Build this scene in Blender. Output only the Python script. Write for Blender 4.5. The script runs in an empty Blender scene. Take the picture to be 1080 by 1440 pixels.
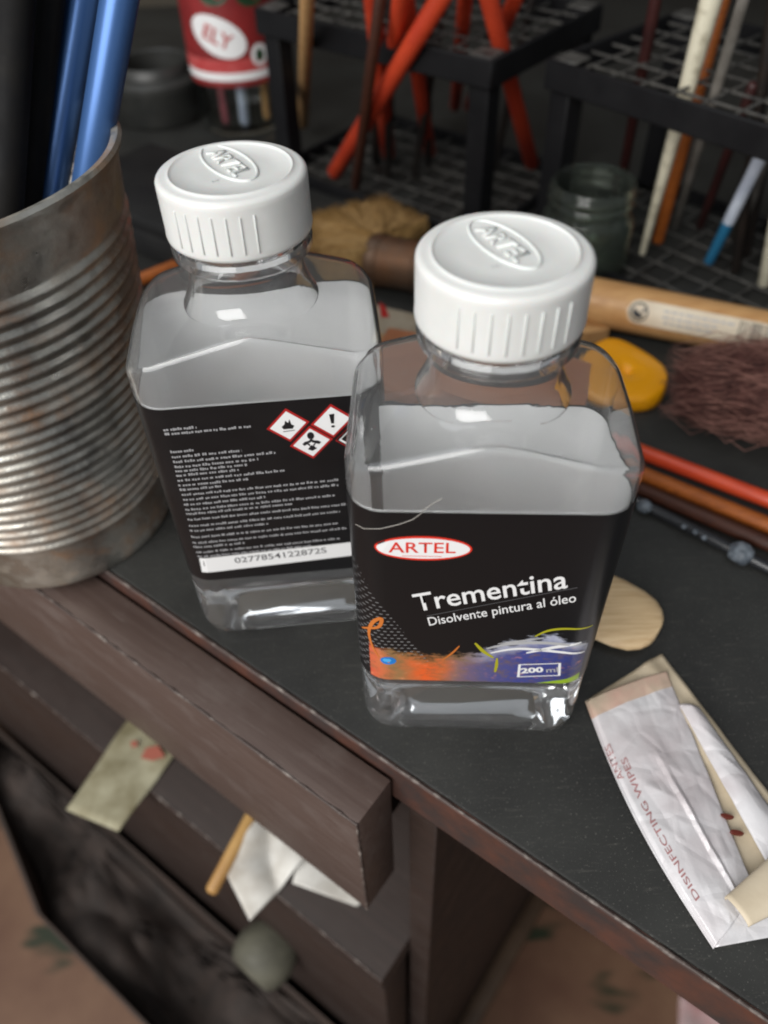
import bpy, bmesh, math, random
from mathutils import Vector, Matrix, noise
random.seed(7)
D = bpy.data
SC = bpy.context.scene
COL = SC.collection

# ------------------------------------------------------------------ camera
F_PX, PITCH, ROLL, CAM_H = 1114.05, math.radians(46.665), math.radians(-2.051), 0.21
fw = Vector((0, math.cos(PITCH), -math.sin(PITCH)))
r0 = Vector((1, 0, 0)); u0 = r0.cross(fw)
rt = math.cos(ROLL) * r0 + math.sin(ROLL) * u0
up = -math.sin(ROLL) * r0 + math.cos(ROLL) * u0
CAM_P = Vector((0, 0, CAM_H))
cd = D.cameras.new('camera'); cam = D.objects.new('camera', cd); COL.objects.link(cam)
M = Matrix((rt, up, -fw)).transposed().to_4x4(); M.translation = CAM_P
cam.matrix_world = M
cd.sensor_fit = 'VERTICAL'; cd.sensor_height = 36.0; cd.lens = F_PX / 1440 * 36.0
cd.clip_start = 0.01; cd.clip_end = 20
cd.dof.use_dof = True; cd.dof.focus_distance = 0.185; cd.dof.aperture_fstop = 10.0
SC.camera = cam

# ------------------------------------------------------------------ light
w = D.worlds.new('World'); SC.world = w; w.use_nodes = True
w.node_tree.nodes['Background'].inputs[0].default_value = (0.90, 0.95, 1.0, 1)
w.node_tree.nodes['Background'].inputs[1].default_value = 0.29
def area(name, loc, target, sx, sy, power, color):
    l = D.lights.new(name, 'AREA'); l.shape = 'RECTANGLE'; l.size = sx; l.size_y = sy
    l.energy = power; l.color = color
    o = D.objects.new(name, l); COL.objects.link(o); o.location = loc
    o.rotation_euler = (Vector(target) - Vector(loc)).to_track_quat('-Z', 'Y').to_euler()
area('window_light', (-0.60, -0.60, 0.70), (0.0, 0.15, 0.05), 1.0, 0.95, 21.5, (1.0, 0.985, 0.96))
area('back_window_light', (-0.50, 0.68, 1.22), (-0.05, 0.12, 0.0), 0.70, 0.6, 3.0, (0.93, 0.97, 1.0))
SC.view_settings.view_transform = 'Standard'; SC.view_settings.look = 'None'
SC.view_settings.exposure = 0.0; SC.view_settings.gamma = 1.0
SC.render.engine = 'CYCLES'
cy = SC.cycles
cy.use_denoising = True; cy.max_bounces = 16; cy.transmission_bounces = 14; cy.transparent_max_bounces = 8
cy.glossy_bounces = 6; cy.diffuse_bounces = 4; cy.caustics_refractive = True; cy.caustics_reflective = False
cy.sample_clamp_indirect = 9.0; cy.filter_width = 2.0; cy.blur_glossy = 0.5

# ------------------------------------------------------------------ pixel helpers (photo pixels, 1080 x 1440)
def ray(x, y): return fw + (x - 540) / F_PX * rt - (y - 720) / F_PX * up
def at(x, y, z=0.0):
    d = ray(x, y); return CAM_P + d * ((z - CAM_H) / d.z)
def at_y(x, y, Y):
    d = ray(x, y); return CAM_P + d * (Y / d.y)
E0 = at(150, 802); T = (at(975, 1362) - E0).normalized(); N = Vector((T.y, -T.x, 0))
def UV(u, v, z): return Vector((E0.x, E0.y, 0)) + T * u + N * v + Vector((0, 0, z))
def uv_of(p):
    d = p - E0; return d.dot(T), d.dot(N)

# ------------------------------------------------------------------ materials
def srgb(r, g, b):
    f = lambda c: (c / 255 / 12.92) if c / 255 <= 0.04045 else ((c / 255 + 0.055) / 1.055) ** 2.4
    return (f(r), f(g), f(b))
class NT:
    def __init__(s, m): s.t = m.node_tree; s.n = s.t.nodes; s.l = s.t.links
    def add(s, typ, **k):
        nd = s.n.new(typ)
        for a, b in k.items():
            if a == 'ins':
                for i, v in b.items():
                    if hasattr(v, 'is_output'): s.l.new(v, nd.inputs[i])
                    else: nd.inputs[i].default_value = v
            else: setattr(nd, a, b)
        return nd
    def math(s, op, a, b=0.0, c=None):
        ins = {0: a, 1: b}
        if c is not None: ins[2] = c
        return s.add('ShaderNodeMath', operation=op, ins=ins).outputs[0]
    def mix(s, f, a, b):
        nd = s.add('ShaderNodeMix', data_type='RGBA')
        for i, v in ((0, f), (6, a), (7, b)):
            if hasattr(v, 'is_output'): s.l.new(v, nd.inputs[i])
            else: nd.inputs[i].default_value = v if i == 0 else (*v[:3], 1)
        return nd.outputs[2]
    def noise(s, vec, scale, detail=4, rough=0.55):
        return s.add('ShaderNodeTexNoise', ins={'Vector': vec, 'Scale': scale, 'Detail': detail, 'Roughness': rough}).outputs[0]
    def ramp(s, f, stops, interp='LINEAR'):
        nd = s.add('ShaderNodeValToRGB', ins={0: f}); nd.color_ramp.interpolation = interp
        e = nd.color_ramp.elements
        while len(e) < len(stops): e.new(0.5)
        for x, (p, c) in zip(e, stops):
            x.position = p; x.color = (*c[:3], 1) if hasattr(c, '__len__') else (c, c, c, 1)
        return nd.outputs[0]
    def coord(s, scale=(1, 1, 1), out='Object'):
        c = s.add('ShaderNodeTexCoord').outputs[out]
        return s.add('ShaderNodeMapping', ins={0: c, 3: scale}).outputs[0]
def mat(name, color=(0.5, 0.5, 0.5), rough=0.5, metal=0.0, spec=0.5, **k):
    m = D.materials.new(name); m.use_nodes = True
    b = m.node_tree.nodes['Principled BSDF']
    b.inputs['Base Color'].default_value = (*color, 1); b.inputs['Roughness'].default_value = rough
    b.inputs['Metallic'].default_value = metal; b.inputs['Specular IOR Level'].default_value = spec
    for a, v in k.items(): b.inputs[a.replace('_', ' ')].default_value = v
    return m, NT(m), b
def bump(nt, b, h, strength=0.3, dist=0.0005):
    nd = nt.add('ShaderNodeBump', ins={'Strength': strength, 'Distance': dist, 'Height': h})
    nt.l.new(nd.outputs[0], b.inputs['Normal'])
MATS = {}
def mottled(name, c1, c2, scale=60, rough=0.5, metal=0, r2=None, bmp=0.0, stretch=(1, 1, 1), spec=0.5, lo=0.35, hi=0.65, **k):
    if name in MATS: return MATS[name]
    m, nt, b = mat(name, c1, rough, metal, spec, **k)
    v = nt.coord(stretch)
    n1 = nt.noise(v, scale, 6, 0.6)
    f = nt.ramp(n1, [(lo, 0.0), (hi, 1.0)])
    nt.l.new(nt.mix(f, c1, c2), b.inputs['Base Color'])
    if r2 is not None:
        n2 = nt.noise(v, scale * 2.3, 5)
        rr = nt.add('ShaderNodeMapRange', ins={0: n2, 1: 0.3, 2: 0.7, 3: rough, 4: r2}).outputs[0]
        nt.l.new(rr, b.inputs['Roughness'])
    if bmp: bump(nt, b, nt.noise(v, scale * 4, 4), bmp, 0.0004)
    MATS[name] = m
    return m
def wood(name, c1, c2, stretch=(8, 120, 120), rough=0.45, spec=0.4):
    return mottled(name, c1, c2, 6, rough, 0, rough + 0.15, 0.12, stretch, spec, 0.3, 0.7)

# ------------------------------------------------------------------ mesh helpers
def finish(me, material, smooth=None):
    if smooth is not None:
        me.polygons.foreach_set('use_smooth', [True] * len(me.polygons))
        if smooth < 179: me.set_sharp_from_angle(angle=math.radians(smooth))
    if material: me.materials.append(material)
    me.update()
    return me
def mesh(name, verts, faces, material=None, smooth=None, recalc=False):
    me = D.meshes.new(name); me.from_pydata([tuple(v) for v in verts], [], faces)
    if recalc:
        bm = bmesh.new(); bm.from_mesh(me); bmesh.ops.recalc_face_normals(bm, faces=bm.faces); bm.to_mesh(me); bm.free()
    return finish(me, material, smooth)
def obj(name, me, parent=None, label=None, cat=None, group=None, kind=None):
    o = D.objects.new(name, me); COL.objects.link(o)
    if parent: o.parent = parent
    for k, v in (('label', label), ('category', cat), ('group', group), ('kind', kind)):
        if v: o[k] = v
    return o
def thing(name, label, cat, loc=(0, 0, 0), rz=0.0, group=None):
    o = obj(name, None, None, label, cat, group); o.location = loc; o.rotation_euler = (0, 0, rz)
    o.empty_display_size = 0.01
    return o
def loft(rings, cap0=True, cap1=True):
    n = len(rings[0]); V = [p for r in rings for p in r]; Fc = []
    for i in range(len(rings) - 1):
        for j in range(n):
            k = (j + 1) % n
            Fc.append((i * n + j, i * n + k, (i + 1) * n + k, (i + 1) * n + j))
    if cap0: Fc.append(tuple(range(n - 1, -1, -1)))
    if cap1: Fc.append(tuple((len(rings) - 1) * n + j for j in range(n)))
    return V, Fc
def circ(r, z, n=64, c=(0, 0)): return [Vector((c[0] + r * math.cos(2 * math.pi * j / n), c[1] + r * math.sin(2 * math.pi * j / n), z)) for j in range(n)]
def lathe(prof, n=64, closed=False):
    """prof: (r,z) points; first/last r==0 allowed; closed joins last to first (a shell)"""
    rings = [circ(max(r, 1e-5), z, n) for r, z in prof]
    if closed: rings.append(rings[0])
    V, Fc = loft(rings, not closed, not closed)
    if closed:
        m = len(prof) * n; V = V[:m]; Fc = [tuple(i % m for i in f) for f in Fc]
    return V, Fc
def frame(d):
    d = d.normalized(); a = Vector((0, 0, 1)) if abs(d.z) < 0.9 else Vector((0, 1, 0))
    e1 = d.cross(a).normalized(); return e1, e1.cross(d).normalized()
def tube(pts, radii, n=12, cap=True, flat=1.0):
    pts = [Vector(p) for p in pts]
    if not hasattr(radii, '__len__'): radii = [radii] * len(pts)
    rings = []; e1 = None
    for i, p in enumerate(pts):
        d = (pts[min(i + 1, len(pts) - 1)] - pts[max(i - 1, 0)]).normalized()
        if e1 is None: e1, _ = frame(d)
        e1 = (e1 - d * e1.dot(d)).normalized(); e2 = e1.cross(d)
        rings.append([p + radii[i] * (math.cos(2 * math.pi * j / n) * e1 + flat * math.sin(2 * math.pi * j / n) * e2) for j in range(n)])
    return loft(rings, cap, cap)
def join(parts):
    V = []; Fc = []
    for v, f in parts:
        o = len(V); V += list(v); Fc += [tuple(i + o for i in q) for q in f]
    return V, Fc
def box_pts(c, ax, ay, az):
    c = Vector(c); P = [c + sx * ax + sy * ay + sz * az for sz in (-1, 1) for sy in (-1, 1) for sx in (-1, 1)]
    return P, [(0, 2, 3, 1), (4, 5, 7, 6), (0, 1, 5, 4), (2, 6, 7, 3), (0, 4, 6, 2), (1, 3, 7, 5)]
def bevel_mesh(name, V, Fc, material, width, seg=2, smooth=40):
    bm = bmesh.new(); vs = [bm.verts.new(v) for v in V]
    for f in Fc: bm.faces.new([vs[i] for i in f])
    bmesh.ops.recalc_face_normals(bm, faces=bm.faces)
    es = [e for e in bm.edges if e.is_manifold and e.calc_face_angle(0) > 0.5]
    bmesh.ops.bevel(bm, geom=es, offset=width, segments=seg, affect='EDGES', profile=0.5)
    me = D.meshes.new(name); bm.to_mesh(me); bm.free()
    return finish(me, material, smooth)
def uvbox(u0_, u1_, v0_, v1_, z0, z1):
    return box_pts(UV((u0_ + u1_) / 2, (v0_ + v1_) / 2, (z0 + z1) / 2), T * (u1_ - u0_) / 2, N * (v1_ - v0_) / 2, Vector((0, 0, (z1 - z0) / 2)))
def prism(poly, z0, z1):
    n = len(poly)
    return loft([[Vector((p[0], p[1], z0)) for p in poly], [Vector((p[0], p[1], z1)) for p in poly]])
def text_mesh(body, size, bold=0.0, shear=0.0, spacing=1.0, res=3):
    c = D.curves.new('text', 'FONT'); c.body = body; c.size = size; c.offset = bold; c.shear = shear
    c.space_character = spacing; c.resolution_u = res; c.align_x = 'CENTER'; c.align_y = 'CENTER'
    o = D.objects.new('text', c); COL.objects.link(o)
    bpy.context.view_layer.update()
    me = D.meshes.new_from_object(o.evaluated_get(bpy.context.evaluated_depsgraph_get()))
    D.objects.remove(o); D.curves.remove(c)
    return me
def fit_text(me, w_=None, h_=None):
    xs = [v.co.x for v in me.vertices]; ys = [v.co.y for v in me.vertices]
    cx, cy_ = (max(xs) + min(xs)) / 2, (max(ys) + min(ys)) / 2
    sx = w_ / (max(xs) - min(xs)) if w_ else 1; sy = h_ / (max(ys) - min(ys)) if h_ else sx
    if not w_: sx = sy
    for v in me.vertices: v.co = Vector(((v.co.x - cx) * sx, (v.co.y - cy_) * sy, 0))
    return me
def warp(me, fn, material):
    for v in me.vertices: v.co = fn(v.co.x, v.co.y)
    me.materials.clear()
    return finish(me, material)
def ellipse2d(a, b, n=40): return [(a * math.cos(2 * math.pi * i / n), b * math.sin(2 * math.pi * i / n)) for i in range(n)]

# ================================================================== setting
# ---- floor
m, nt, b = mat('floor_tile', (0.16, 0.08, 0.055), 0.55)
v = nt.coord()
n1 = nt.noise(v, 9, 6, 0.6); base = nt.mix(nt.ramp(n1, [(0.35, 0.0), (0.7, 1.0)]), (0.12, 0.056, 0.034), (0.22, 0.125, 0.075))
st = nt.coord((1, 3.2, 1)); st2 = nt.noise(nt.add('ShaderNodeMapping', ins={0: nt.coord(), 2: (0, 0, 0.9), 3: (9, 26, 9)}).outputs[0], 1.0, 2)
gm = nt.ramp(st2, [(0.57, 0.0), (0.63, 1.0)])
nt.l.new(nt.mix(gm, base, (0.022, 0.03, 0.014)), b.inputs['Base Color'])
bump(nt, b, n1, 0.2, 0.002); FLOOR_M = m
FZ = -0.53
V, Fc = box_pts((0, 0.4, FZ - 0.01), Vector((3, 0, 0)), Vector((0, 3, 0)), Vector((0, 0, 0.01)))
obj('floor', mesh('floor', V, Fc, FLOOR_M), kind='structure')
# ---- wall behind the desk
WALL_M = mottled('wall_paint', (0.055, 0.045, 0.03), (0.035, 0.028, 0.02), 5, 0.8)
V, Fc = box_pts((0, 0.88, 0.3), Vector((3, 0, 0)), Vector((0, 0.02, 0)), Vector((0, 0, 0.84)))
obj('wall', mesh('wall', V, Fc, WALL_M), kind='structure')

# ================================================================== desk
m, nt, b = mat('desk_top_laminate', (0.03, 0.03, 0.03), 0.42, 0, 0.32)
v = nt.coord()
n1 = nt.noise(v, 14, 5, 0.6); n2 = nt.noise(v, 900, 3, 0.6)
c = nt.mix(nt.ramp(n1, [(0.35, 0.0), (0.7, 1.0)]), (0.017, 0.017, 0.0165), (0.034, 0.0345, 0.032))
sp = nt.noise(nt.add('ShaderNodeMapping', ins={0: nt.coord(), 2: (0, 0, 0.66), 3: (90, 900, 90)}).outputs[0], 1, 4, 0.7)
c = nt.mix(nt.math('MULTIPLY', nt.ramp(sp, [(0.58, 0.0), (0.75, 1.0)]), 0.45), c, (0.09, 0.085, 0.075))
dust = nt.ramp(nt.noise(v, 1500, 2, 0.7), [(0.63, 0.0), (0.70, 1.0)])
c = nt.mix(nt.math('MULTIPLY', dust, 0.5), c, (0.16, 0.155, 0.14))
nt.l.new(c, b.inputs['Base Color'])
nt.l.new(nt.add('ShaderNodeMapRange', ins={0: n1, 1: 0.3, 2: 0.75, 3: 0.30, 4: 0.46}).outputs[0], b.inputs['Roughness'])
bump(nt, b, n2, 0.12, 0.0002); TOP_M = m
BAND_M = mottled('desk_edge_veneer', (0.085, 0.032, 0.02), (0.035, 0.024, 0.022), 70, 0.5, 0, 0.65, 0.15, (1, 1, 1))
def veneer(name, c1, c2, c3, rough=0.42):
    m, nt, b = mat(name, c1, rough, 0, 0.5)
    rot = nt.add('ShaderNodeMapping', ins={0: nt.coord(), 2: (0, 0, -math.atan2(T.y, T.x))}).outputs[0]
    g = nt.noise(nt.add('ShaderNodeMapping', ins={0: rot, 3: (16, 420, 420)}).outputs[0], 1, 5, 0.65)
    w_ = nt.noise(nt.add('ShaderNodeMapping', ins={0: rot, 3: (40, 70, 70)}).outputs[0], 1, 5, 0.7)
    sc_ = nt.noise(nt.add('ShaderNodeMapping', ins={0: rot, 2: (0, 0, 0.5), 3: (60, 1400, 1400)}).outputs[0], 1, 3, 0.6)
    c = nt.mix(nt.ramp(g, [(0.35, 0.0), (0.65, 1.0)]), c1, c2)
    c = nt.mix(nt.math('MULTIPLY', nt.ramp(w_, [(0.52, 0.0), (0.72, 1.0)]), 0.28), c, c3)
    c = nt.mix(nt.math('MULTIPLY', nt.ramp(sc_, [(0.66, 0.0), (0.74, 1.0)]), 0.5), c, (0.16, 0.13, 0.115))
    nt.l.new(c, b.inputs['Base Color'])
    nt.l.new(nt.add('ShaderNodeMapRange', ins={0: w_, 1: 0.3, 2: 0.7, 3: rough - 0.06, 4: rough + 0.2}).outputs[0], b.inputs['Roughness'])
    bump(nt, b, g, 0.12, 0.0003)
    return m
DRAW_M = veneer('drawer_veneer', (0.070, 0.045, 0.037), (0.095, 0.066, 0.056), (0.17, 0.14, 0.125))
SHADED_PANEL_M = veneer('shaded_panel_veneer', (0.022, 0.013, 0.010), (0.031, 0.018, 0.014), (0.038, 0.026, 0.021), 0.5)  # shade on the lower desk is put into this darker veneer colour
WORN_M = mottled('worn_edge', (0.06, 0.042, 0.036), (0.26, 0.225, 0.20), 200, 0.6, 0, None, 0.2, lo=0.5, hi=0.72)
desk = thing('desk', 'dark brown wooden desk with black worn top and drawer front', 'desk')
obj('desk_top', bevel_mesh('desk_top', *uvbox(-1.05, 0.55, -0.95, -0.0008, -0.019, 0.0), TOP_M, 0.0009, 2), desk)
def worn_strip(name, p0, p1, r, parent, seed=0, n=60, m=WORN_M, jit=0.35):
    rnd = random.Random(seed)
    pts = [p0.lerp(p1, i / n) for i in range(n + 1)]
    V, Fc = tube(pts, [r * (1 + jit * rnd.uniform(-1, 1)) for _ in pts], 6)
    return obj(name, mesh(name, V, Fc, m, 60), parent)
obj('edge_band', bevel_mesh('edge_band', *uvbox(-1.05, 0.55, -0.0012, 0.0006, -0.0195, -0.0007), BAND_M, 0.0004, 1), desk)
worn_strip('worn_edge', UV(-0.3, 0.0000, -0.0007), UV(0.35, 0.0000, -0.0007), 0.00055, desk, 1, 220)
ZD0, ZD1 = -0.077, -0.006
dr = obj('drawer_front', bevel_mesh('drawer_front', *uvbox(-0.34, 0.1222, 0.0018, 0.0178, ZD0, ZD1), DRAW_M, 0.0005, 2), desk)
worn_strip('worn_edge', UV(-0.3, 0.01755, ZD1 - 0.0003), UV(0.1222, 0.01755, ZD1 - 0.0003), 0.0005, dr, 2, 140)
worn_strip('worn_edge', UV(0.12195, 0.01755, ZD1), UV(0.12195, 0.01755, ZD0), 0.00045, dr, 3, 40)
# drawer box behind the front
obj('drawer_box', mesh('drawer_box', *uvbox(-0.33, 0.112, -0.30, 0.0018, ZD0 + 0.008, -0.022), SHADED_PANEL_M), desk)
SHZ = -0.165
sh = obj('shelf', bevel_mesh('shelf', *uvbox(-0.34, 0.1254, -0.35, 0.0178, SHZ - 0.016, SHZ), SHADED_PANEL_M, 0.0006, 2), desk)
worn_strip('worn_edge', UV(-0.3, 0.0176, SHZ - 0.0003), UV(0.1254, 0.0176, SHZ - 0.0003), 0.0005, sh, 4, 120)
lp = obj('lower_drawer_front', bevel_mesh('lower_drawer_front', *uvbox(-0.34, 0.1254, 0.0, 0.0165, FZ + 0.04, SHZ - 0.0175), SHADED_PANEL_M, 0.0006, 2), desk)
obj('side_panel', bevel_mesh('side_panel', *uvbox(0.1258, 0.136, -0.55, 0.0165 - 0.018, FZ, -0.0198), SHADED_PANEL_M, 0.0006, 1), desk)
obj('back_panel', mesh('back_panel', *uvbox(-0.34, 0.1254, -0.40, -0.352, FZ, -0.0198), SHADED_PANEL_M), desk)
obj('side_panel', bevel_mesh('side_panel', *uvbox(-0.358, -0.3405, -0.55, -0.001, FZ, -0.0198), SHADED_PANEL_M, 0.0006, 1), desk)
obj('side_panel', bevel_mesh('side_panel', *uvbox(0.50, 0.516, -0.55, -0.001, FZ, -0.0198), SHADED_PANEL_M, 0.0006, 1), desk)
SKIRT_M = mottled('skirting_wood', (0.10, 0.06, 0.035), (0.06, 0.035, 0.02), 30, 0.5)
obj('floor_rail', bevel_mesh('floor_rail', *uvbox(0.1362, 0.150, -0.5, 0.0, FZ, FZ + 0.012), SKIRT_M, 0.002, 2), desk)
# knob on lower drawer
KN_M = mottled('knob_paint', (0.12, 0.115, 0.085), (0.08, 0.076, 0.056), 80, 0.6, 0, 0.75, 0.2)
KP = UV(0.0, 0.0, 0.0)
kd = ray(367, 1350); kt = ((UV(0, 0.030, 0) - CAM_P).dot(N)) / kd.dot(N); KP = CAM_P + kd * kt
ku, kv = uv_of(KP); kz = KP.z
prof = [(0, 0), (0.0150, 0), (0.0168, 0.004), (0.0178, 0.010), (0.0172, 0.016), (0.0150, 0.0205), (0.0128, 0.0225), (0.0110, 0.0215), (0.0085, 0.0195), (0.004, 0.0185), (0, 0.0183)]
V, Fc = lathe(prof, 40)
R_ = Matrix((T, Vector((0, 0, 1)), N)).transposed()
V = [UV(ku, 0.0163, kz) + R_ @ Vector(p) for p in V]
obj('knob', mesh('knob', V, Fc, KN_M, 50, True), lp)

# ================================================================== solvent bottles
BW, BD, BR = 0.060, 0.043, 0.008
ZLB, ZLT, ZC0, ZC1, RC = 0.0302, 0.0936, 0.1259, 0.1391, 0.0161
def rrect(a, bq, r, n=10):
    """closed outline, half sizes a,b, corner radius r; 4*(n+1)+extra points on straight runs"""
    P = []
    cs = ((a - r, bq - r, 0), (-a + r, bq - r, 90), (-a + r, -bq + r, 180), (a - r, -bq + r, 270))
    for i, (cx, cy_, a0) in enumerate(cs):
        arc = [(cx + r * math.cos(math.radians(a0 + 90 * k / n)), cy_ + r * math.sin(math.radians(a0 + 90 * k / n))) for k in range(n + 1)]
        P += arc
        nx = cs[(i + 1) % 4]; q0 = arc[-1]
        q1 = (nx[0] + r * math.cos(math.radians(nx[2])), nx[1] + r * math.sin(math.radians(nx[2])))
        for k in range(1, 8): P.append((q0[0] + (q1[0] - q0[0]) * k / 8, q0[1] + (q1[1] - q0[1]) * k / 8))
    return P
GLASS_M, nt, b = mat('clear_plastic', (0.985, 0.99, 0.995), 0.012, 0, 0.5, Transmission_Weight=0.965, IOR=1.46)
CAP_M = mottled('white_cap_plastic', (0.675, 0.68, 0.665), (0.61, 0.615, 0.595), 75, 0.28, 0, 0.42, 0.06, Subsurface_Weight=0.10, Subsurface_Scale=0.003, lo=0.4, hi=0.8)
INNER_M = mottled('label_paper_inside', (0.96, 0.965, 0.965), (0.88, 0.89, 0.88), 55, 0.6, lo=0.4, hi=0.75)
LEVEL, WALL = 0.0400, 0.0008          # liquid level, wall thickness
def build_body():
    a, d = BW / 2, BD / 2
    def roof(x, y):
        # gabled top: peak at mid width, falling to the narrow sides, slightly crowned front to back
        ax_ = min(abs(x) / (BW / 2), 1.0); q_ = math.sqrt(ax_ * ax_ + 0.0016) - 0.04
        return 0.1032 + 0.0082 * (1 - q_) + 0.0013 * (1 - min(math.sqrt((y / d) ** 2 + 0.0009), 1)) - 0.0022 * max(0.0, (ax_ - 0.80) / 0.2) ** 2
    def upper(rings, w_):
        def rr(ins, drop): rings.append([Vector((x, y, roof(x, y) - drop - w_)) for x, y in rrect(a - ins - w_, d - ins - w_, max(BR - ins - w_, 0.002))])
        rr(0.0, 0.0050); rr(0.0, 0.0016); rr(0.00004, 0.0009); rr(0.0002, 0.0004); rr(0.0005, 0.0001); rr(0.0010, 0.0)
        NR = 0.0160 - w_
        bo = rrect(a - 0.001 - w_, d - 0.001 - w_, BR - 0.001 - w_)
        an = [math.atan2(y, x) for x, y in bo]
        for k in range(1, 11):
            t_ = k / 10; pts = []
            for (x, y), th in zip(bo, an):
                X = x * (1 - t_) + NR * math.cos(th) * t_; Y = y * (1 - t_) + NR * math.sin(th) * t_
                pts.append(Vector((X, Y, roof(X, Y) + 0.0004 * t_ ** 6 - w_)))
            rings.append(pts)
        for r, zz, mz in ((0.0150, 0.1124, 0.6), (0.0142, 0.1133, 0.9), (0.01365, 0.1146, 1.0)):
            r -= w_; rings.append([Vector((r * math.cos(th), r * math.sin(th), (zz - w_ * 0.6) * mz + (roof(r * math.cos(th), r * math.sin(th)) - w_) * (1 - mz))) for th in an])
        if w_ == 0:
            nk = ((0.0133, 0.1162), (0.0132, 0.1195), (0.0134, 0.1204), (0.0150, 0.1212), (0.0158, 0.1221), (0.0159, 0.1238), (0.0153, 0.1248), (0.0138, 0.1253), (0.0136, 0.1275))
        else: nk = ((0.0125, 0.1162), (0.0122, 0.1200), (0.0120, 0.1268))
        for r, z in nk: rings.append([Vector((r * math.cos(th), r * math.sin(th), z)) for th in an])
    def ring(rings, a_, b_, r, z): rings.append([Vector((x, y, z)) for x, y in rrect(a_, b_, r)])
    out = []
    ring(out, a - 0.013, d - 0.012, 0.006, 0.0030); ring(out, a - 0.0105, d - 0.0095, 0.006, 0.0026); ring(out, a - 0.0085, d - 0.0075, 0.006, 0.0006)
    ring(out, a - 0.0072, d - 0.0062, 0.006, 0.0); ring(out, a - 0.0050, d - 0.0042, 0.0065, 0.0); ring(out, a - 0.0026, d - 0.0024, 0.007, 0.0009)
    ring(out, a - 0.0010, d - 0.0010, 0.0075, 0.0032); ring(out, a - 0.0002, d - 0.0002, BR, 0.0066)
    for z in (0.0085, 0.015, 0.022, 0.0286, 0.03, 0.045, 0.06, 0.078, 0.0925, 0.0945): ring(out, a, d, BR, z)
    upper(out, 0)
    inn = []
    ring(inn, a - WALL - 0.0014, d - WALL - 0.0014, BR - WALL - 0.001, LEVEL)
    ring(inn, a - WALL - 0.0005, d - WALL - 0.0005, BR - WALL - 0.0004, LEVEL + 0.0003)
    ring(inn, a - WALL, d - WALL, BR - WALL, LEVEL + 0.0011)
    for z in (0.06, 0.08, 0.0925): ring(inn, a - WALL, d - WALL, BR - WALL, z)
    upper(inn, WALL)
    iv, if_ = loft(inn); if_ = [tuple(reversed(f)) for f in if_]
    V, Fc = join([loft(out), (iv, if_)])
    return mesh('bottle_body', V, Fc, GLASS_M, 28)
BODY = build_body()
def wrap_sheet(off, z0, z1, material, flip=False, nz=6, zback=None):
    P = rrect(BW / 2 + off, BD / 2 + off, BR + off)
    top = lambda y: z1 if zback is None else z1 + (zback - z1) * min(max((y + 0.012) / 0.024, 0), 1)
    rings = [[Vector((x, y, z0 + (top(y) - z0) * k / nz)) for x, y in P] for k in range(nz + 1)]
    V, Fc = loft(rings, False, False)
    if flip: Fc = [tuple(reversed(f)) for f in Fc]
    return mesh('label_sheet', V, Fc, material, 40)
# ---- cap
prof = [(0.0136, 0.0004), (0.0155, 0.0), (0.01605, 0.0003), (RC + 0.0001, 0.0010), (RC, 0.0022), (RC, 0.0110)]
for k in range(1, 7):
    t_ = math.radians(15 * k); prof.append((RC - 0.0014 + 0.0014 * math.cos(t_), 0.0118 + 0.0012 * math.sin(t_)))
prof += [(0.01385, 0.01305), (0.01345, 0.0132), (0.0131, 0.01345), (0.01275, 0.0132), (0.0124, 0.01300), (0.008, 0.0129), (0, 0.0129)]
V, Fc = lathe(prof, 96); CAPMESH = mesh('cap', V, Fc, CAP_M, 60)
V, Fc = box_pts((0, 0, 0), Vector((0.00016, 0, 0)), Vector((0, 0.0003, 0)), Vector((0, 0, 0.0041)))
RIBMESH = bevel_mesh('rib', V, Fc, CAP_M, 0.00012, 1)
def on_cap(px, py, root):
    p = at(px, py, ZC1); d = p - root.location; a = -root.rotation_euler.z
    return Vector((d.x * math.cos(a) - d.y * math.sin(a), d.x * math.sin(a) + d.y * math.cos(a)))
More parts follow.
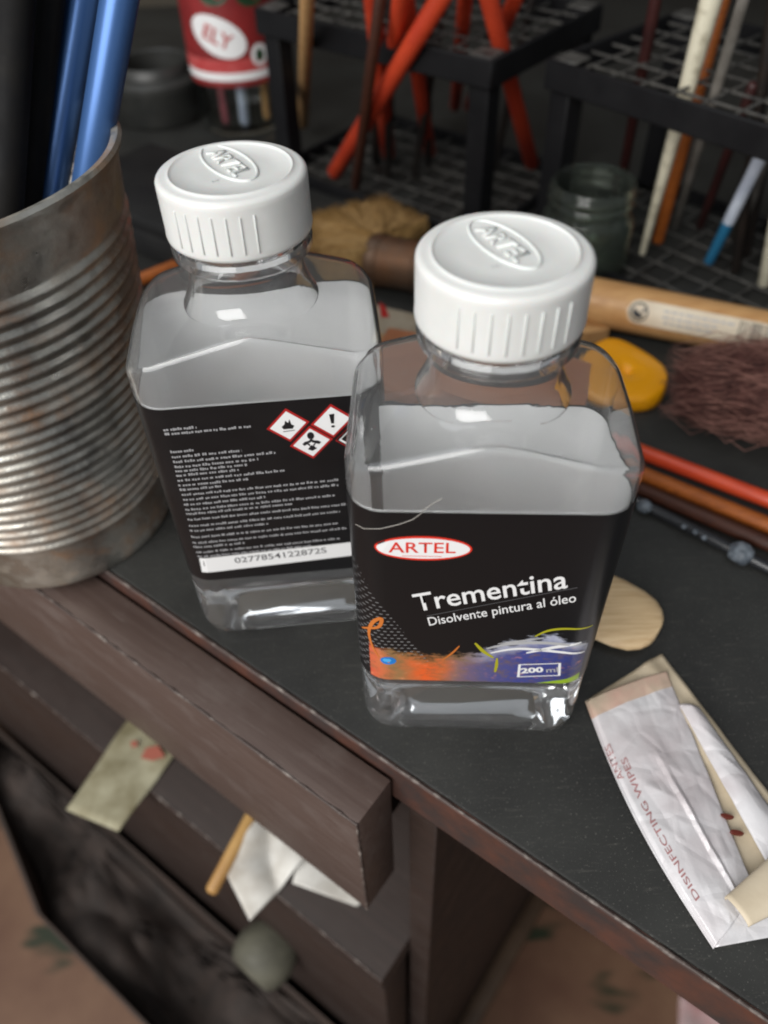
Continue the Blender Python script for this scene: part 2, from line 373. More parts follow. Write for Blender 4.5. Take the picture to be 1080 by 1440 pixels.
def build_cap(root, p0, p1, rib_c, ribs):
    cap = obj('cap', CAPMESH, root); cap.location = (0, 0, ZC0)
    for k in range(ribs):
        an = rib_c + (k - (ribs - 1) / 2) * math.radians(10.4)
        for q in range(2):
            r = obj('rib', RIBMESH, cap); a2 = an + q * math.radians(180)
            r.location = (RC * math.cos(a2), RC * math.sin(a2), 0.0060); r.rotation_euler = (0, 0, a2 + math.pi / 2)
    a, b2 = on_cap(*p0, root), on_cap(*p1, root)
    c = (a + b2) / 2; dx = (b2 - a).normalized(); L = (b2 - a).length; dy = Vector((-dx.y, dx.x))
    Z = 0.01298
    pl = lambda x, y: Vector((c.x + dx.x * x + dy.x * y, c.y + dx.y * x + dy.y * y, Z))
    L *= 0.92; el = [pl(x, y) for x, y in ellipse2d(L / 2, L * 0.21, 56)]
    V, Fc = tube(el + [el[0]], 0.00034, 8, False)
    obj('embossed_oval', mesh('embossed_oval', V, Fc, CAP_M, 60), cap)
    me = fit_text(text_mesh('ARTEL', 0.004, 0.00004), L * 0.70, L * 0.20)
    bm = bmesh.new(); bm.from_mesh(me)
    ge = bmesh.ops.extrude_face_region(bm, geom=bm.faces[:])
    for v_ in ge['geom']:
        if isinstance(v_, bmesh.types.BMVert): v_.co.z += 0.00042
    bmesh.ops.recalc_face_normals(bm, faces=bm.faces); bm.to_mesh(me); bm.free()
    for v_ in me.vertices: v_.co = pl(v_.co.x, v_.co.y) + Vector((0, 0, v_.co.z - 0.0001))
    me.materials.clear(); obj('embossed_lettering', finish(me, CAP_M), cap)
    me = fit_text(text_mesh('2', 0.004, 0.00005), None, 0.0016)
    for v_ in me.vertices: v_.co = pl(v_.co.x + L * 0.30, v_.co.y - L * 0.30) + Vector((0, 0, 0.00012))
    me.materials.clear(); obj('embossed_numeral', finish(me, CAP_M), cap)
    return cap
B1 = thing('solvent_bottle', 'clear flat bottle with white cap and black Trementina front label', 'bottle', (0.0232, 0.1298, 0), -0.0677)
B2 = thing('solvent_bottle', 'clear flat bottle with white cap showing black back label with warning diamonds', 'bottle', (-0.0297, 0.1679, 0), 0.0664)
for B in (B1, B2):
    obj('body', BODY, B)
build_cap(B1, (664, 307), (757, 378), -math.radians(85), 8)
build_cap(B2, (290, 203), (355, 254), -math.radians(104), 7)
# pixel -> front face of a bottle (local x, z)
def face(B, px, py):
    a = B.rotation_euler.z; n_ = Vector((math.sin(a), -math.cos(a), 0)); p0 = B.location + n_ * (BD / 2 + 0.0001)
    d = ray(px, py); t_ = (p0 - CAM_P).dot(n_) / d.dot(n_); p = CAM_P + d * t_ - B.location
    return Vector((p.x * math.cos(-a) - p.y * math.sin(-a), p.z))
def skin(x, z, off):
    """point of the (wrapped) label surface, x measured along the front face"""
    h = BW / 2 - BR
    if abs(x) <= h: return Vector((x, -BD / 2 - off, z))
    s = math.copysign(1, x); th = min((abs(x) - h) / BR, math.pi / 2); R = BR + off
    return Vector((s * (h + R * math.sin(th)), -BD / 2 + BR - R * math.cos(th), z))

# ---- front label art (flat print)
m, nt, b = mat('label_print_front', (0.006, 0.006, 0.007), 0.32, 0, 0.45)
oc = nt.add('ShaderNodeTexCoord').outputs['Object']
sx = nt.add('ShaderNodeSeparateXYZ', ins={0: oc}); X, Y, Zc = sx.outputs
xm = nt.math('MULTIPLY', X, 1000.0); zm = nt.math('MULTIPLY', nt.math('SUBTRACT', Zc, ZLB), 1000.0)
front = nt.math('LESS_THAN', Y, -BD / 2 + 0.0015)
fine = nt.noise(nt.add('ShaderNodeMapping', ins={0: oc, 2: (0, 0.35, 0), 3: (260, 1, 700)}).outputs[0], 1, 5, 0.7)
big = nt.noise(nt.add('ShaderNodeMapping', ins={0: oc, 3: (1, 1, 1)}).outputs[0], 130, 4, 0.6)
xn = nt.math('DIVIDE', nt.math('ADD', xm, 30.0), 60.0)
hgt = nt.ramp(xn, [(0.0, 0.50), (0.14, 0.40), (0.30, 0.36), (0.43, 0.40), (0.52, 0.44), (0.66, 0.58), (0.80, 0.66), (0.92, 0.56), (1.0, 0.4)])
hh = nt.math('MULTIPLY', hgt, 32.0)
edge = nt.math('ADD', hh, nt.math('MULTIPLY', nt.math('SUBTRACT', fine, 0.5), 11.0))
edge = nt.math('ADD', edge, nt.math('MULTIPLY', nt.math('SUBTRACT', big, 0.5), 7.0))
dz = nt.math('SUBTRACT', edge, zm)
mask = nt.add('ShaderNodeMapRange', ins={0: dz, 1: -0.6, 2: 1.6, 3: 0.0, 4: 1.0}).outputs[0]
hue = nt.math('ADD', xn, nt.math('MULTIPLY', nt.math('SUBTRACT', big, 0.5), 0.16))
colr = nt.ramp(hue, [(0.02, srgb(205, 70, 55)), (0.10, srgb(200, 110, 70)), (0.17, srgb(150, 115, 75)), (0.28, srgb(226, 96, 42)), (0.36, srgb(196, 104, 60)), (0.43, srgb(140, 105, 100)), (0.52, srgb(92, 88, 128)), (0.68, srgb(66, 72, 138)), (0.85, srgb(58, 66, 130)), (0.97, srgb(40, 44, 80))])
white = nt.math('MULTIPLY', nt.add('ShaderNodeMapRange', ins={0: dz, 1: 5.6, 2: 1.0, 3: 0.0, 4: 1.0}).outputs[0], nt.ramp(xn, [(0.42, 0.0), (0.62, 0.95), (0.95, 0.9), (1.0, 0.3)]))
white = nt.math('MULTIPLY', white, nt.ramp(fine, [(0.30, 0.25), (0.6, 1.0)]))
blot = nt.noise(nt.add('ShaderNodeMapping', ins={0: oc, 2: (0, 0.5, 0), 3: (240, 1, 420)}).outputs[0], 1, 5, 0.7)
colr = nt.mix(nt.math('MULTIPLY', nt.ramp(blot, [(0.5, 0.0), (0.68, 1.0)]), 0.7), colr, srgb(120, 96, 66))
colr = nt.mix(nt.math('MULTIPLY', nt.ramp(blot, [(0.30, 1.0), (0.42, 0.0)]), 0.6), colr, srgb(226, 150, 110))
colr = nt.mix(white, colr, srgb(196, 200, 212))
tanm = nt.math('MULTIPLY', nt.add('ShaderNodeMapRange', ins={0: dz, 1: 4.0, 2: 0.5, 3: 0.0, 4: 0.8}).outputs[0], nt.ramp(xn, [(0.10, 0.0), (0.2, 1.0), (0.42, 1.0), (0.5, 0.0)]))
colr = nt.mix(tanm, colr, srgb(120, 100, 62))
# green corner
gr = nt.math('MULTIPLY', nt.math('LESS_THAN', zm, nt.math('MULTIPLY', nt.math('SUBTRACT', xm, 16.0), 0.28)), nt.math('GREATER_THAN', xm, 12.0))
colr = nt.mix(gr, colr, srgb(150, 180, 40))
# halftone dots on the left
row = nt.math('MULTIPLY', zm, 0.72); ri = nt.math('FLOOR', row)
colx = nt.math('ADD', nt.math('MULTIPLY', xm, 0.62), nt.math('MULTIPLY', nt.math('MODULO', ri, 2.0), 0.5))
fx = nt.math('SUBTRACT', nt.math('FRACT', nt.math('ADD', colx, 100.0)), 0.5); fz = nt.math('SUBTRACT', nt.math('FRACT', row), 0.5)
dd = nt.math('ADD', nt.math('MULTIPLY', nt.math('MULTIPLY', fx, fx), 0.7), nt.math('MULTIPLY', nt.math('MULTIPLY', fz, fz), 3.0))
dots = nt.math('LESS_THAN', dd, 0.055)
lim = nt.math('GREATER_THAN', nt.math('SUBTRACT', 46.0, zm), nt.math('MULTIPLY', nt.math('ADD', xm, 30.0), 2.05))
lim = nt.math('MULTIPLY', lim, nt.math('GREATER_THAN', zm, 3.0))
dfade = nt.add('ShaderNodeMapRange', ins={0: zm, 1: 46.0, 2: 8.0, 3: 0.16, 4: 0.42}).outputs[0]
bk = nt.mix(nt.math('MULTIPLY', nt.math('MULTIPLY', dots, lim), dfade), (0.0065, 0.0065, 0.0075), (0.55, 0.55, 0.56))
fin = nt.mix(nt.math('MULTIPLY', mask, front), bk, colr)
nt.l.new(fin, b.inputs['Base Color']); ART_M = m
BLACK_M = mottled('label_print_black', (0.0065, 0.0065, 0.0075), (0.009, 0.009, 0.010), 80, 0.30, 0, 0.36, 0, spec=0.45)
W_M, nt, b = mat('print_white', (0.80, 0.80, 0.80), 0.4)
GREY_M, nt, b = mat('print_grey', (0.42, 0.42, 0.43), 0.4)
DGREY_M, nt, b = mat('print_dark_grey', (0.10, 0.10, 0.105), 0.4)
RED_M, nt, b = mat('print_red', srgb(214, 48, 30), 0.4)
DRED_M, nt, b = mat('print_dark_red', srgb(170, 34, 34), 0.4)
INK_M, nt, b = mat('print_ink', (0.012, 0.012, 0.014), 0.4)
ZBACK, ZBACK2 = 0.0868, 0.0985
L1 = obj('label', wrap_sheet(0.00010, ZLB, ZLT, ART_M, False, 6, ZBACK), B1)
L2 = obj('label', wrap_sheet(0.00010, ZLB, ZLT, BLACK_M, False, 6, ZBACK2), B2)
for L, zb_ in ((L1, ZBACK), (L2, ZBACK2)): obj('paper_lining', wrap_sheet(-0.00095, ZLB, ZLT, INNER_M, True, 6, zb_), L)
def flat(name, L, poly, off, material, hole=None):
    """flat printed shape: outline of local (x,z) points, or a ring if hole is given"""
    V = [skin(x, z, off) for x, z in poly]
    if hole:
        n = len(poly); V += [skin(x, z, off) for x, z in hole]
        Fc = [(i, (i + 1) % n, n + (i + 1) % n, n + i) for i in range(n)]
    else: Fc = [tuple(range(len(poly)))]
    return obj(name, mesh(name, V, Fc, material), L)
O1, O2, O3 = 0.00016, 0.00021, 0.00026
def label_text(L, B, body, p0, p1, h, off, material, bold=0.0, shear=0.0, name='lettering', wscale=1.0):
    a, c = face(B, *p0), face(B, *p1); mid = (a + c) / 2; d = c - a; an = math.atan2(d.y, d.x)
    me = fit_text(text_mesh(body, 0.004, bold, shear), d.length * wscale, h)
    return obj(name, warp(me, lambda x, y: skin(mid.x + x * math.cos(an) - y * math.sin(an), mid.y + x * math.sin(an) + y * math.cos(an), off), material), L)
# oval logo
c1 = face(B1, 595, 771); e_l, e_r = face(B1, 526, 769), face(B1, 664, 772); A_ = (e_r.x - e_l.x) / 2; H_ = abs(face(B1, 595, 754).y - face(B1, 595, 788).y) / 2
tilt = math.atan2(e_r.y - e_l.y, e_r.x - e_l.x)
rot2 = lambda x, y: (c1.x + x * math.cos(tilt) - y * math.sin(tilt), c1.y + x * math.sin(tilt) + y * math.cos(tilt))
ov = flat('logo_oval', L1, [rot2(x, y) for x, y in ellipse2d(A_, H_)], O1, RED_M)
flat('logo_field', L1, [rot2(x, y) for x, y in ellipse2d(A_ * 0.955, H_ * 0.84)], O2, W_M)
label_text(L1, B1, 'ARTEL', (546, 769), (641, 770), H_ * 0.85, O3, RED_M, 0.00003, 0, 'logo_lettering')
flat('logo_underline', L1, [(c1.x + x, c1.y - H_ * 0.64 + z) for x, z in ((-0.0045, 0), (0.004, 0), (0.004, 0.00016), (-0.0045, 0.00016))], O3, RED_M)
label_text(L1, B1, 'Trementina', (584, 848), (796, 814), 0.0066, O1, W_M, 0.00004, 0.14, 'title_lettering')
label_text(L1, B1, 'Disolvente pintura al óleo', (602, 876), (810, 842), 0.0043, O1, W_M, 0.00002, 0.18, 'subtitle_lettering')
a, c = face(B1, 600, 866), face(B1, 812, 826); dn = Vector((-(c - a).y, (c - a).x)).normalized() * 0.0001
flat('divider_line', L1, [a - dn, c - dn, c + dn, a + dn], O1, DGREY_M)
# volume box
q = [face(B1, *p) for p in ((727, 952), (788, 950), (789, 932), (729, 934))]; cq = sum(q, Vector((0, 0))) / 4
flat('volume_frame', L1, q, O1, W_M, [cq + (p - cq) * 0.88 for p in q])
label_text(L1, B1, '200', (732, 943), (764, 941), 0.0025, O2, W_M, 0.00016, 0, 'volume_lettering')
label_text(L1, B1, 'ml', (768, 942), (785, 941), 0.0022, O2, GREY_M, 0.00006, 0, 'volume_lettering')
BLUE_M, nt, b = mat('print_blue', srgb(30, 120, 200), 0.35)
LBLUE_M, nt, b = mat('print_light_blue', srgb(80, 170, 230), 0.35)
OR_M, nt, b = mat('print_orange', srgb(196, 112, 48), 0.4)
YEL_M, nt, b = mat('print_yellow', srgb(168, 164, 34), 0.4)
cb = face(B1, 546, 929)
flat('paint_drop', L1, [(cb.x + x, cb.y + z) for x, z in ellipse2d(0.0020, 0.0017, 24)], O1, BLUE_M)
flat('paint_drop', L1, [(cb.x - 0.0003 + x, cb.y + 0.0003 + z) for x, z in ellipse2d(0.0011, 0.0008, 20)], O2, LBLUE_M)
def stroke(name, L, B, pix, wd, material, off=O1):
    P = [face(B, *p) for p in pix]
    # smooth the polyline (Catmull-Rom)
    Q = []
    for i in range(len(P) - 1):
        p0, p1, p2, p3 = P[max(i - 1, 0)], P[i], P[i + 1], P[min(i + 2, len(P) - 1)]
        for k in range(6):
            t_ = k / 6
            Q.append(0.5 * (2 * p1 + (p2 - p0) * t_ + (2 * p0 - 5 * p1 + 4 * p2 - p3) * t_ ** 2 + (-p0 + 3 * p1 - 3 * p2 + p3) * t_ ** 3))
    Q.append(P[-1]); V = []; n = len(Q)
    for i, p in enumerate(Q):
        d = (Q[min(i + 1, n - 1)] - Q[max(i - 1, 0)]).normalized(); w2 = wd * (0.35 + 0.65 * math.sin(math.pi * (i + 0.5) / n))
        V += [skin(p.x - d.y * w2, p.y + d.x * w2, off), skin(p.x + d.y * w2, p.y - d.x * w2, off)]
    return obj(name, mesh(name, V, [(2 * i, 2 * i + 1, 2 * i + 3, 2 * i + 2) for i in range(n - 1)], material), L)
stroke('paint_stroke', L1, B1, [(533, 925), (522, 912), (517, 895), (524, 878), (536, 870), (533, 882), (516, 890), (503, 897)], 0.00050, OR_M)
stroke('paint_stroke', L1, B1, [(752, 895), (770, 887), (795, 884), (836, 886)], 0.00042, YEL_M)
stroke('paint_stroke', L1, B1, [(668, 904), (680, 916), (694, 925)], 0.0005, YEL_M)
stroke('paint_stroke', L1, B1, [(699, 925), (698, 936), (696, 945)], 0.0004, YEL_M)
stroke('paint_stroke', L1, B1, [(622, 928), (636, 918), (646, 908)], 0.0003, OR_M)
stroke('paint_stroke', L1, B1, [(684, 912), (720, 905), (770, 904), (826, 910)], 0.0006, GREY_M)
stroke('paint_stroke', L1, B1, [(700, 905), (740, 900), (765, 897)], 0.0003, GREY_M)
stroke('paint_stroke', L1, B1, [(740, 918), (780, 910), (818, 905)], 0.0006, W_M)
stroke('paint_stroke', L1, B1, [(690, 918), (730, 912), (790, 917), (824, 922)], 0.0005, W_M)

# ---- back label of the second bottle: rows of small print, warning diamonds, number strip
rows = [(230, 605, 278, 1.0), (232, 611, 356, 1.0), (240, 636, 274, 1), (242, 643, 342, 1), (244, 650, 390, 1), (246, 657, 366, 1), (247, 663, 350, 1), (248, 669, 338, 1), (250, 676, 404, 1), (251, 683, 352, 1), (253, 689, 314, 1),
        (256, 696, 478, 1), (258, 703, 478, 1), (259, 710, 376, 1), (261, 717, 474, 1), (262, 723, 414, 1), (264, 731, 490, 1), (266, 740, 480, 1), (267, 747, 380, 1), (269, 756, 478, 1), (271, 764, 490, 1), (272, 770, 346, 1), (276, 777, 480, 1), (278, 783, 440, 1)]
PRINT_M, nt, b = mat('small_print_grey', (0.30, 0.30, 0.31), 0.4)
rnd = random.Random(3)
for (x0, y0, x1, _) in rows:
    a = face(B2, x0, y0 + 1.5); sl = (face(B2, 480, 555) - face(B2, 200, 582)); sl = sl / sl.x
    xe = a.x + (face(B2, x1, y0).x - a.x)
    V = []; Fc = []; x = a.x
    while x < xe:
        wl = rnd.uniform(0.0008, 0.0030); wl = min(wl, xe - x)
        nl = max(1, int(wl / 0.00055))
        for k in range(nl):
            lx = x + wl * k / nl; lw = wl / nl * rnd.uniform(0.68, 0.95); lh = 0.00042 * rnd.choice((1, 1, 1, 1.35)); dz0 = rnd.choice((0, 0, 0, -0.0001))
            zz = a.y + (lx - a.x) * sl.y + dz0; o = len(V)
            V += [skin(lx, zz, O1), skin(lx + lw, zz + lw * sl.y, O1), skin(lx + lw, zz + lw * sl.y + lh * 1.45, O1), skin(lx, zz + lh * 1.45, O1)]; Fc.append((o, o + 1, o + 2, o + 3))
        x += wl + 0.00036
    obj('small_print_line', mesh('small_print_line', V, Fc, PRINT_M), L2)
def diamond(pc, px_half, sym):
    c = face(B2, *pc); s = abs(face(B2, pc[0] + px_half, pc[1]).x - c.x)
    P = [(c.x + s, c.y + s * 0.12), (c.x, c.y + s), (c.x - s, c.y - s * 0.12), (c.x, c.y - s)]
    P = [p for p in P]
    sc = lambda k: [(c.x + (x - c.x) * k, c.y + (z - c.y) * k) for x, z in P]
    dm = flat('hazard_diamond', L2, P, O1, DRED_M)
    f2 = obj('diamond_field', mesh('diamond_field', [skin(x, z, O2) for x, z in sc(0.84)], [(0, 1, 2, 3)], W_M), dm)
    def sh_(pts): obj('symbol', mesh('symbol', [skin(c.x + x * s, c.y + z * s, O3) for x, z in pts], [tuple(range(len(pts)))], INK_M), dm)
    if sym == 'mark':
        sh_([(-0.11, 0.42), (0.13, 0.44), (0.08, -0.12), (-0.05, -0.12)]); sh_([(x * 0.09 + 0.02, z * 0.07 - 0.30) for x, z in ellipse2d(1, 1, 12)])
    if sym == 'flame':
        sh_([(-0.22, -0.2), (-0.3, -0.05), (-0.16, 0.08), (-0.10, 0.30), (0.02, 0.16), (0.10, 0.36), (0.16, 0.06), (0.28, -0.02), (0.2, -0.2)])
        sh_([(-0.26, -0.36), (0.28, -0.32), (0.28, -0.28), (-0.26, -0.32)])
    if sym == 'health':
        sh_([(x * 0.16, z * 0.22 + 0.42) for x, z in ellipse2d(1, 1, 16)])
        sh_([(-0.42, -0.04), (-0.3, 0.08), (-0.12, 0.13), (-0.05, 0.2), (0.05, 0.2), (0.12, 0.14), (0.32, 0.10), (0.44, 0.0), (0.34, -0.12), (0.2, -0.05), (0.1, -0.22), (0.22, -0.36), (0.0, -0.5), (-0.2, -0.38), (-0.08, -0.22), (-0.2, -0.08), (-0.34, -0.16)])
        obj('symbol', mesh('symbol', [skin(c.x + x * s, c.y + z * s, O3 + 0.00004) for x, z in ((0.0, 0.08), (0.06, 0.0), (0.16, -0.02), (0.07, -0.10), (0.06, -0.2), (0.0, -0.12), (-0.08, -0.18), (-0.06, -0.08), (-0.14, 0.0), (-0.05, 0.01))], [tuple(range(10))], W_M), dm)
diamond((405, 598), 31, 'flame'); diamond((467, 592), 31, 'mark'); diamond((438, 622), 31, 'health'); diamond((502, 614), 31, '')
q = [face(B2, *p) for p in ((284, 806), (495, 781), (495, 762), (280, 786))]
lo_e = [q[0].lerp(q[1], k / 24) for k in range(25)]; hi_e = [q[3].lerp(q[2], k / 24) for k in range(25)]
V = [skin(p.x, p.y, O1) for p in lo_e + hi_e]
obj('number_strip', mesh('number_strip', V, [(k, k + 1, k + 26, k + 25) for k in range(24)], W_M), L2)
label_text(L2, B2, '0277854122872S', (330, 788), (459, 773), 0.0024, O2, DGREY_M, 0.00003, 0, 'number_lettering')

# ---- a hair caught on the front label
HAIR_M, nt, b = mat('hair', (0.45, 0.42, 0.38), 0.4)
hp = [(497, 748), (512, 747), (535, 742), (560, 736), (580, 729), (590, 722), (600, 712), (612, 704), (622, 699)]
V, Fc = tube([B1.matrix_basis @ skin(*face(B1, *p), 0.00045) for p in hp], 0.00006, 5)
obj('hair_strand', mesh('hair_strand', V, Fc, HAIR_M, 60), None, 'thin pale hair clinging across the top of the Trementina label', 'hair')

# ================================================================== tin can with tubes
m, nt, b = mat('rusty_tin', (0.45, 0.43, 0.38), 0.36, 0.9)
v = nt.coord(); n1 = nt.noise(v, 28, 7, 0.65); n2 = nt.noise(v, 130, 5, 0.6)
ang = nt.noise(nt.coord((1, 1, 0.25)), 40, 4)
ru = nt.ramp(nt.math('ADD', nt.math('MULTIPLY', n1, 0.7), nt.math('MULTIPLY', n2, 0.3)), [(0.47, 0.0), (0.62, 1.0)])
tin = nt.mix(nt.ramp(ang, [(0.35, 0.0), (0.65, 1.0)]), (0.40, 0.375, 0.32), (0.68, 0.665, 0.61))
rust = nt.mix(nt.ramp(n2, [(0.4, 0.0), (0.65, 1.0)]), (0.10, 0.055, 0.028), (0.24, 0.12, 0.05))
so = nt.add('ShaderNodeSeparateXYZ', ins={0: nt.coord()})
angl = nt.math('ARCTAN2', so.outputs[1], so.outputs[0])
dan = nt.math('ADD', nt.math('SUBTRACT', angl, -0.95), nt.math('MULTIPLY', nt.math('SUBTRACT', n1, 0.5), 0.9))
dark_reflection = nt.math('POWER', 2.718, nt.math('MULTIPLY', nt.math('MULTIPLY', dan, dan), -22.0))  # dark patchy reflection painted into the tin colour as a vertical streak
dark_reflection = nt.math('MULTIPLY', dark_reflection, nt.ramp(n2, [(0.30, 0.25), (0.6, 1.0)]))
tin = nt.mix(nt.math('MULTIPLY', dark_reflection, 0.8), tin, (0.075, 0.075, 0.078))
rdan = nt.math('SUBTRACT', angl, -0.15)
rside = nt.math('POWER', 2.718, nt.math('MULTIPLY', nt.math('MULTIPLY', rdan, rdan), -5.0))
ru = nt.math('MINIMUM', nt.math('ADD', ru, nt.math('MULTIPLY', rside, nt.ramp(n1, [(0.46, 0.0), (0.60, 0.8)]))), 1.0)
nt.l.new(nt.mix(nt.math('MULTIPLY', ru, 0.75), tin, rust), b.inputs['Base Color'])
nt.l.new(nt.math('SUBTRACT', 0.92, nt.math('MULTIPLY', ru, 0.75)), b.inputs['Metallic'])
nt.l.new(nt.add('ShaderNodeMapRange', ins={0: n2, 1: 0.3, 2: 0.7, 3: 0.26, 4: 0.58}).outputs[0], b.inputs['Roughness'])
bump(nt, b, n2, 0.45, 0.0009); TIN_M = m
CC = Vector((-0.1185, 0.2075, 0)); RB, RT, CH = 0.0390, 0.0520, 0.1285
can = thing('tin_can', 'large ribbed rusty tin can holding blue tubes at the desk edge', 'can', CC)
rad = lambda z: RB + (RT - RB) * z / CH
prof = [(0, 0.0016), (RB - 0.003, 0.0016), (RB - 0.0016, 0.0), (RB + 0.0002, 0.0), (RB + 0.0008, 0.0012), (RB + 0.0004, 0.003)]
z0r, z1r, nr = 0.018, 0.110, 22
for i in range(nr * 8 + 1):
    z = z0r + (z1r - z0r) * i / (nr * 8); prof.append((rad(z) + 0.00062 * (math.sin(2 * math.pi * i / 8 - math.pi / 2)), z))
prof += [(rad(0.112), 0.112), (rad(0.124), 0.124), (rad(0.126) + 0.0012, 0.1262), (RT + 0.0016, 0.128), (RT + 0.0008, CH + 0.0004), (RT - 0.0010, CH), (rad(0.125) - 0.0012, 0.126)]
prof += [(rad(0.112) - 0.0008, 0.112)]
for i in range(0, nr * 8 + 1, 2):
    z = z1r - (z1r - z0r) * i / (nr * 8); prof.append((rad(z) - 0.0005 + 0.00062 * (math.sin(2 * math.pi * (nr * 8 - i) / 8 - math.pi / 2)), z))
prof += [(RB - 0.001, 0.004), (0, 0.0026)]
V, Fc = lathe(prof, 128)
# dents
for i, p in enumerate(V):
    rr = math.hypot(p.x, p.y)
    if rr > 0.01:
        k = 1 + 0.016 * (noise.noise(Vector((p.x * 28, p.y * 28, p.z * 20)))); p.x *= k; p.y *= k
obj('can_wall', mesh('can_wall', V, Fc, TIN_M, 50), can)
BLUE_T, nt, b = mat('blue_tube_paint', srgb(66, 102, 156), 0.34, 0.45, 0.5)
BLK_T = mottled('black_rod_paint', (0.007, 0.007, 0.008), (0.012, 0.011, 0.010), 60, 0.6, 0, 0.75, spec=0.12)
def rod(name, p, q, r, material, label, cat, group=None, ext0=0.0, ext1=0.0, r1=None, n=16, cap_m=None):
    p, q = Vector(p), Vector(q); d = (q - p).normalized(); p = p - d * ext0; q = q + d * ext1
    r1 = r1 if r1 is not None else r; L = (q - p).length; k = min(0.0012, r * 0.4)
    pts = [p, p + d * k, p + (q - p) * 0.5, q - d * k, q]; rr = [r - k, r, (r + r1) / 2, r1, max(r1 - k, r1 * 0.5)]
    V, Fc = tube(pts, rr, n); return obj(name, mesh(name, V, Fc, material, 50, True), None, label, cat, group)
def floor_ext(p, q, z):
    d = (Vector(q) - Vector(p)).normalized(); return (p.z - z) / d.z
for (pa, pb, Ya, Yb, r, lb) in (((70, 272), (117, 0), 0.232, 0.250, 0.0048, 'blue metallic tube in tin can, next to black rods'), ((127, 245), (168, 0), 0.222, 0.226, 0.0046, 'blue metallic tube in tin can, touching the rim beside capped bottle')):
    p, q = at_y(*pa, Ya), at_y(*pb, Yb)
    rod('blue_tube', p, q, r, BLUE_T, lb, 'tube', 'tubes and rods in the tin can', floor_ext(p, q, 0.0095), 0.06)
for (pa, pb, Ya, Yb, r, lb) in (((8, 290), (22, 0), 0.215, 0.232, 0.0048, 'black rod in tin can, farthest from the blue tubes'), ((36, 280), (66, 0), 0.226, 0.243, 0.0045, 'black rod in tin can, right beside the blue tubes')):
    p, q = at_y(*pa, Ya), at_y(*pb, Yb)
    rod('black_rod', p, q, r, BLK_T, lb, 'rod', 'tubes and rods in the tin can', floor_ext(p, q, 0.0095), 0.06)

# ================================================================== brush racks
RACK_M = mottled('black_rack_plastic', (0.005, 0.005, 0.006), (0.009, 0.009, 0.010), 40, 0.5, 0, 0.65, 0.05, spec=0.2)
DUST_M = mottled('dusty_black_plastic', (0.025, 0.024, 0.023), (0.09, 0.086, 0.078), 160, 0.6, 0, None, 0.1)
TZ = 0.090
def rack(label, A, d1, L1_, L2_, nx, ny):
    d1 = Vector((d1[0], d1[1], 0)).normalized(); d2 = Vector((-d1.y, d1.x, 0))
    if d2.y < 0: d2 = -d2
    t = thing('brush_rack', label, 'rack', (A[0], A[1], 0))
    P = lambda a, b_, z: d1 * a + d2 * b_ + Vector((0, 0, z))
    def bar(name, a0, b0, z0, a1, b1, z1, m=RACK_M, bev=0.0006, par=t):
        V, Fc = box_pts(P((a0 + a1) / 2, (b0 + b1) / 2, (z0 + z1) / 2), d1 * (a1 - a0) / 2, d2 * (b1 - b0) / 2, Vector((0, 0, (z1 - z0) / 2)))
        return obj(name, bevel_mesh(name, V, Fc, m, bev, 1), par)
    th = 0.0024; lip = 0.0125
    for z0, z1 in ((TZ - lip, TZ), (0.0, 0.007)):
        bar('lip', 0, 0, z0, L1_, th, z1); bar('lip', 0, L2_ - th, z0, L1_, L2_, z1)
        bar('lip', 0, th, z0, th, L2_ - th, z1); bar('lip', L1_ - th, th, z0, L1_, L2_ - th, z1)
    for z in (TZ - 0.0035, 0.003):
        for i in range(1, nx):
            x = L1_ * i / nx; bar('grid_bar', x - 0.0006, th, z, x + 0.0006, L2_ - th, z + 0.0011, DUST_M, 0.0002)
        for j in range(1, ny):
            y = L2_ * j / ny; bar('grid_bar', th, y - 0.0006, z - 0.0003, L1_ - th, y + 0.0006, z + 0.0008, DUST_M, 0.0002)
    pw = 0.011
    for a0, b0 in ((th, th), (L1_ - th - pw, th), (th, L2_ - th - pw), (L1_ - th - pw, L2_ - th - pw)):
        bar('post', a0, b0, 0.0055, a0 + pw, b0 + pw, TZ - 0.001)
        bar('corner_plate', a0 - 0.0005, b0 - 0.0005, TZ - 0.0008, a0 + pw + 0.001, b0 + pw + 0.001, TZ + 0.0006, DUST_M)
    return t, d1, d2
RA = at(692, 86, TZ); rackL, l1, l2 = rack('square black two-tier brush rack filled with orange-red sticks', (RA.x, RA.y), (-0.766, 0.643), 0.150, 0.105, 10, 7)
RBp = at(768, 82, TZ); rackR, q1, q2 = rack('black two-tier brush rack holding a white brush handle', (RBp.x, RBp.y), (0.64, -0.768), 0.165, 0.105, 11, 7)

STK_M = mottled('orange_stick_paint', srgb(196, 66, 34), srgb(178, 54, 30), 60, 0.5, 0, 0.6)
WD_M = wood('pale_wood', srgb(196, 158, 110), srgb(160, 118, 74))
DW_M = wood('dark_wood', srgb(70, 36, 22), srgb(50, 26, 18))
OW_M = wood('orange_wood', srgb(168, 92, 34), srgb(130, 68, 26))
CREAM_M = mottled('cream_paint', srgb(206, 200, 178), srgb(150, 142, 120), 180, 0.5, 0, 0.6, lo=0.5, hi=0.75)
TEAL_M = mottled('teal_paint', srgb(38, 104, 140), srgb(30, 84, 118), 60, 0.4)
GRY_M = mottled('grey_paint', srgb(120, 116, 110), srgb(90, 86, 80), 80, 0.5)
PW_M = mottled('pale_blue_paint', srgb(196, 204, 216), srgb(160, 168, 184), 80, 0.4)
MAR_M = mottled('maroon_paint', srgb(60, 26, 24), srgb(44, 18, 18), 60, 0.5)
g1 = 'sticks in the square rack'
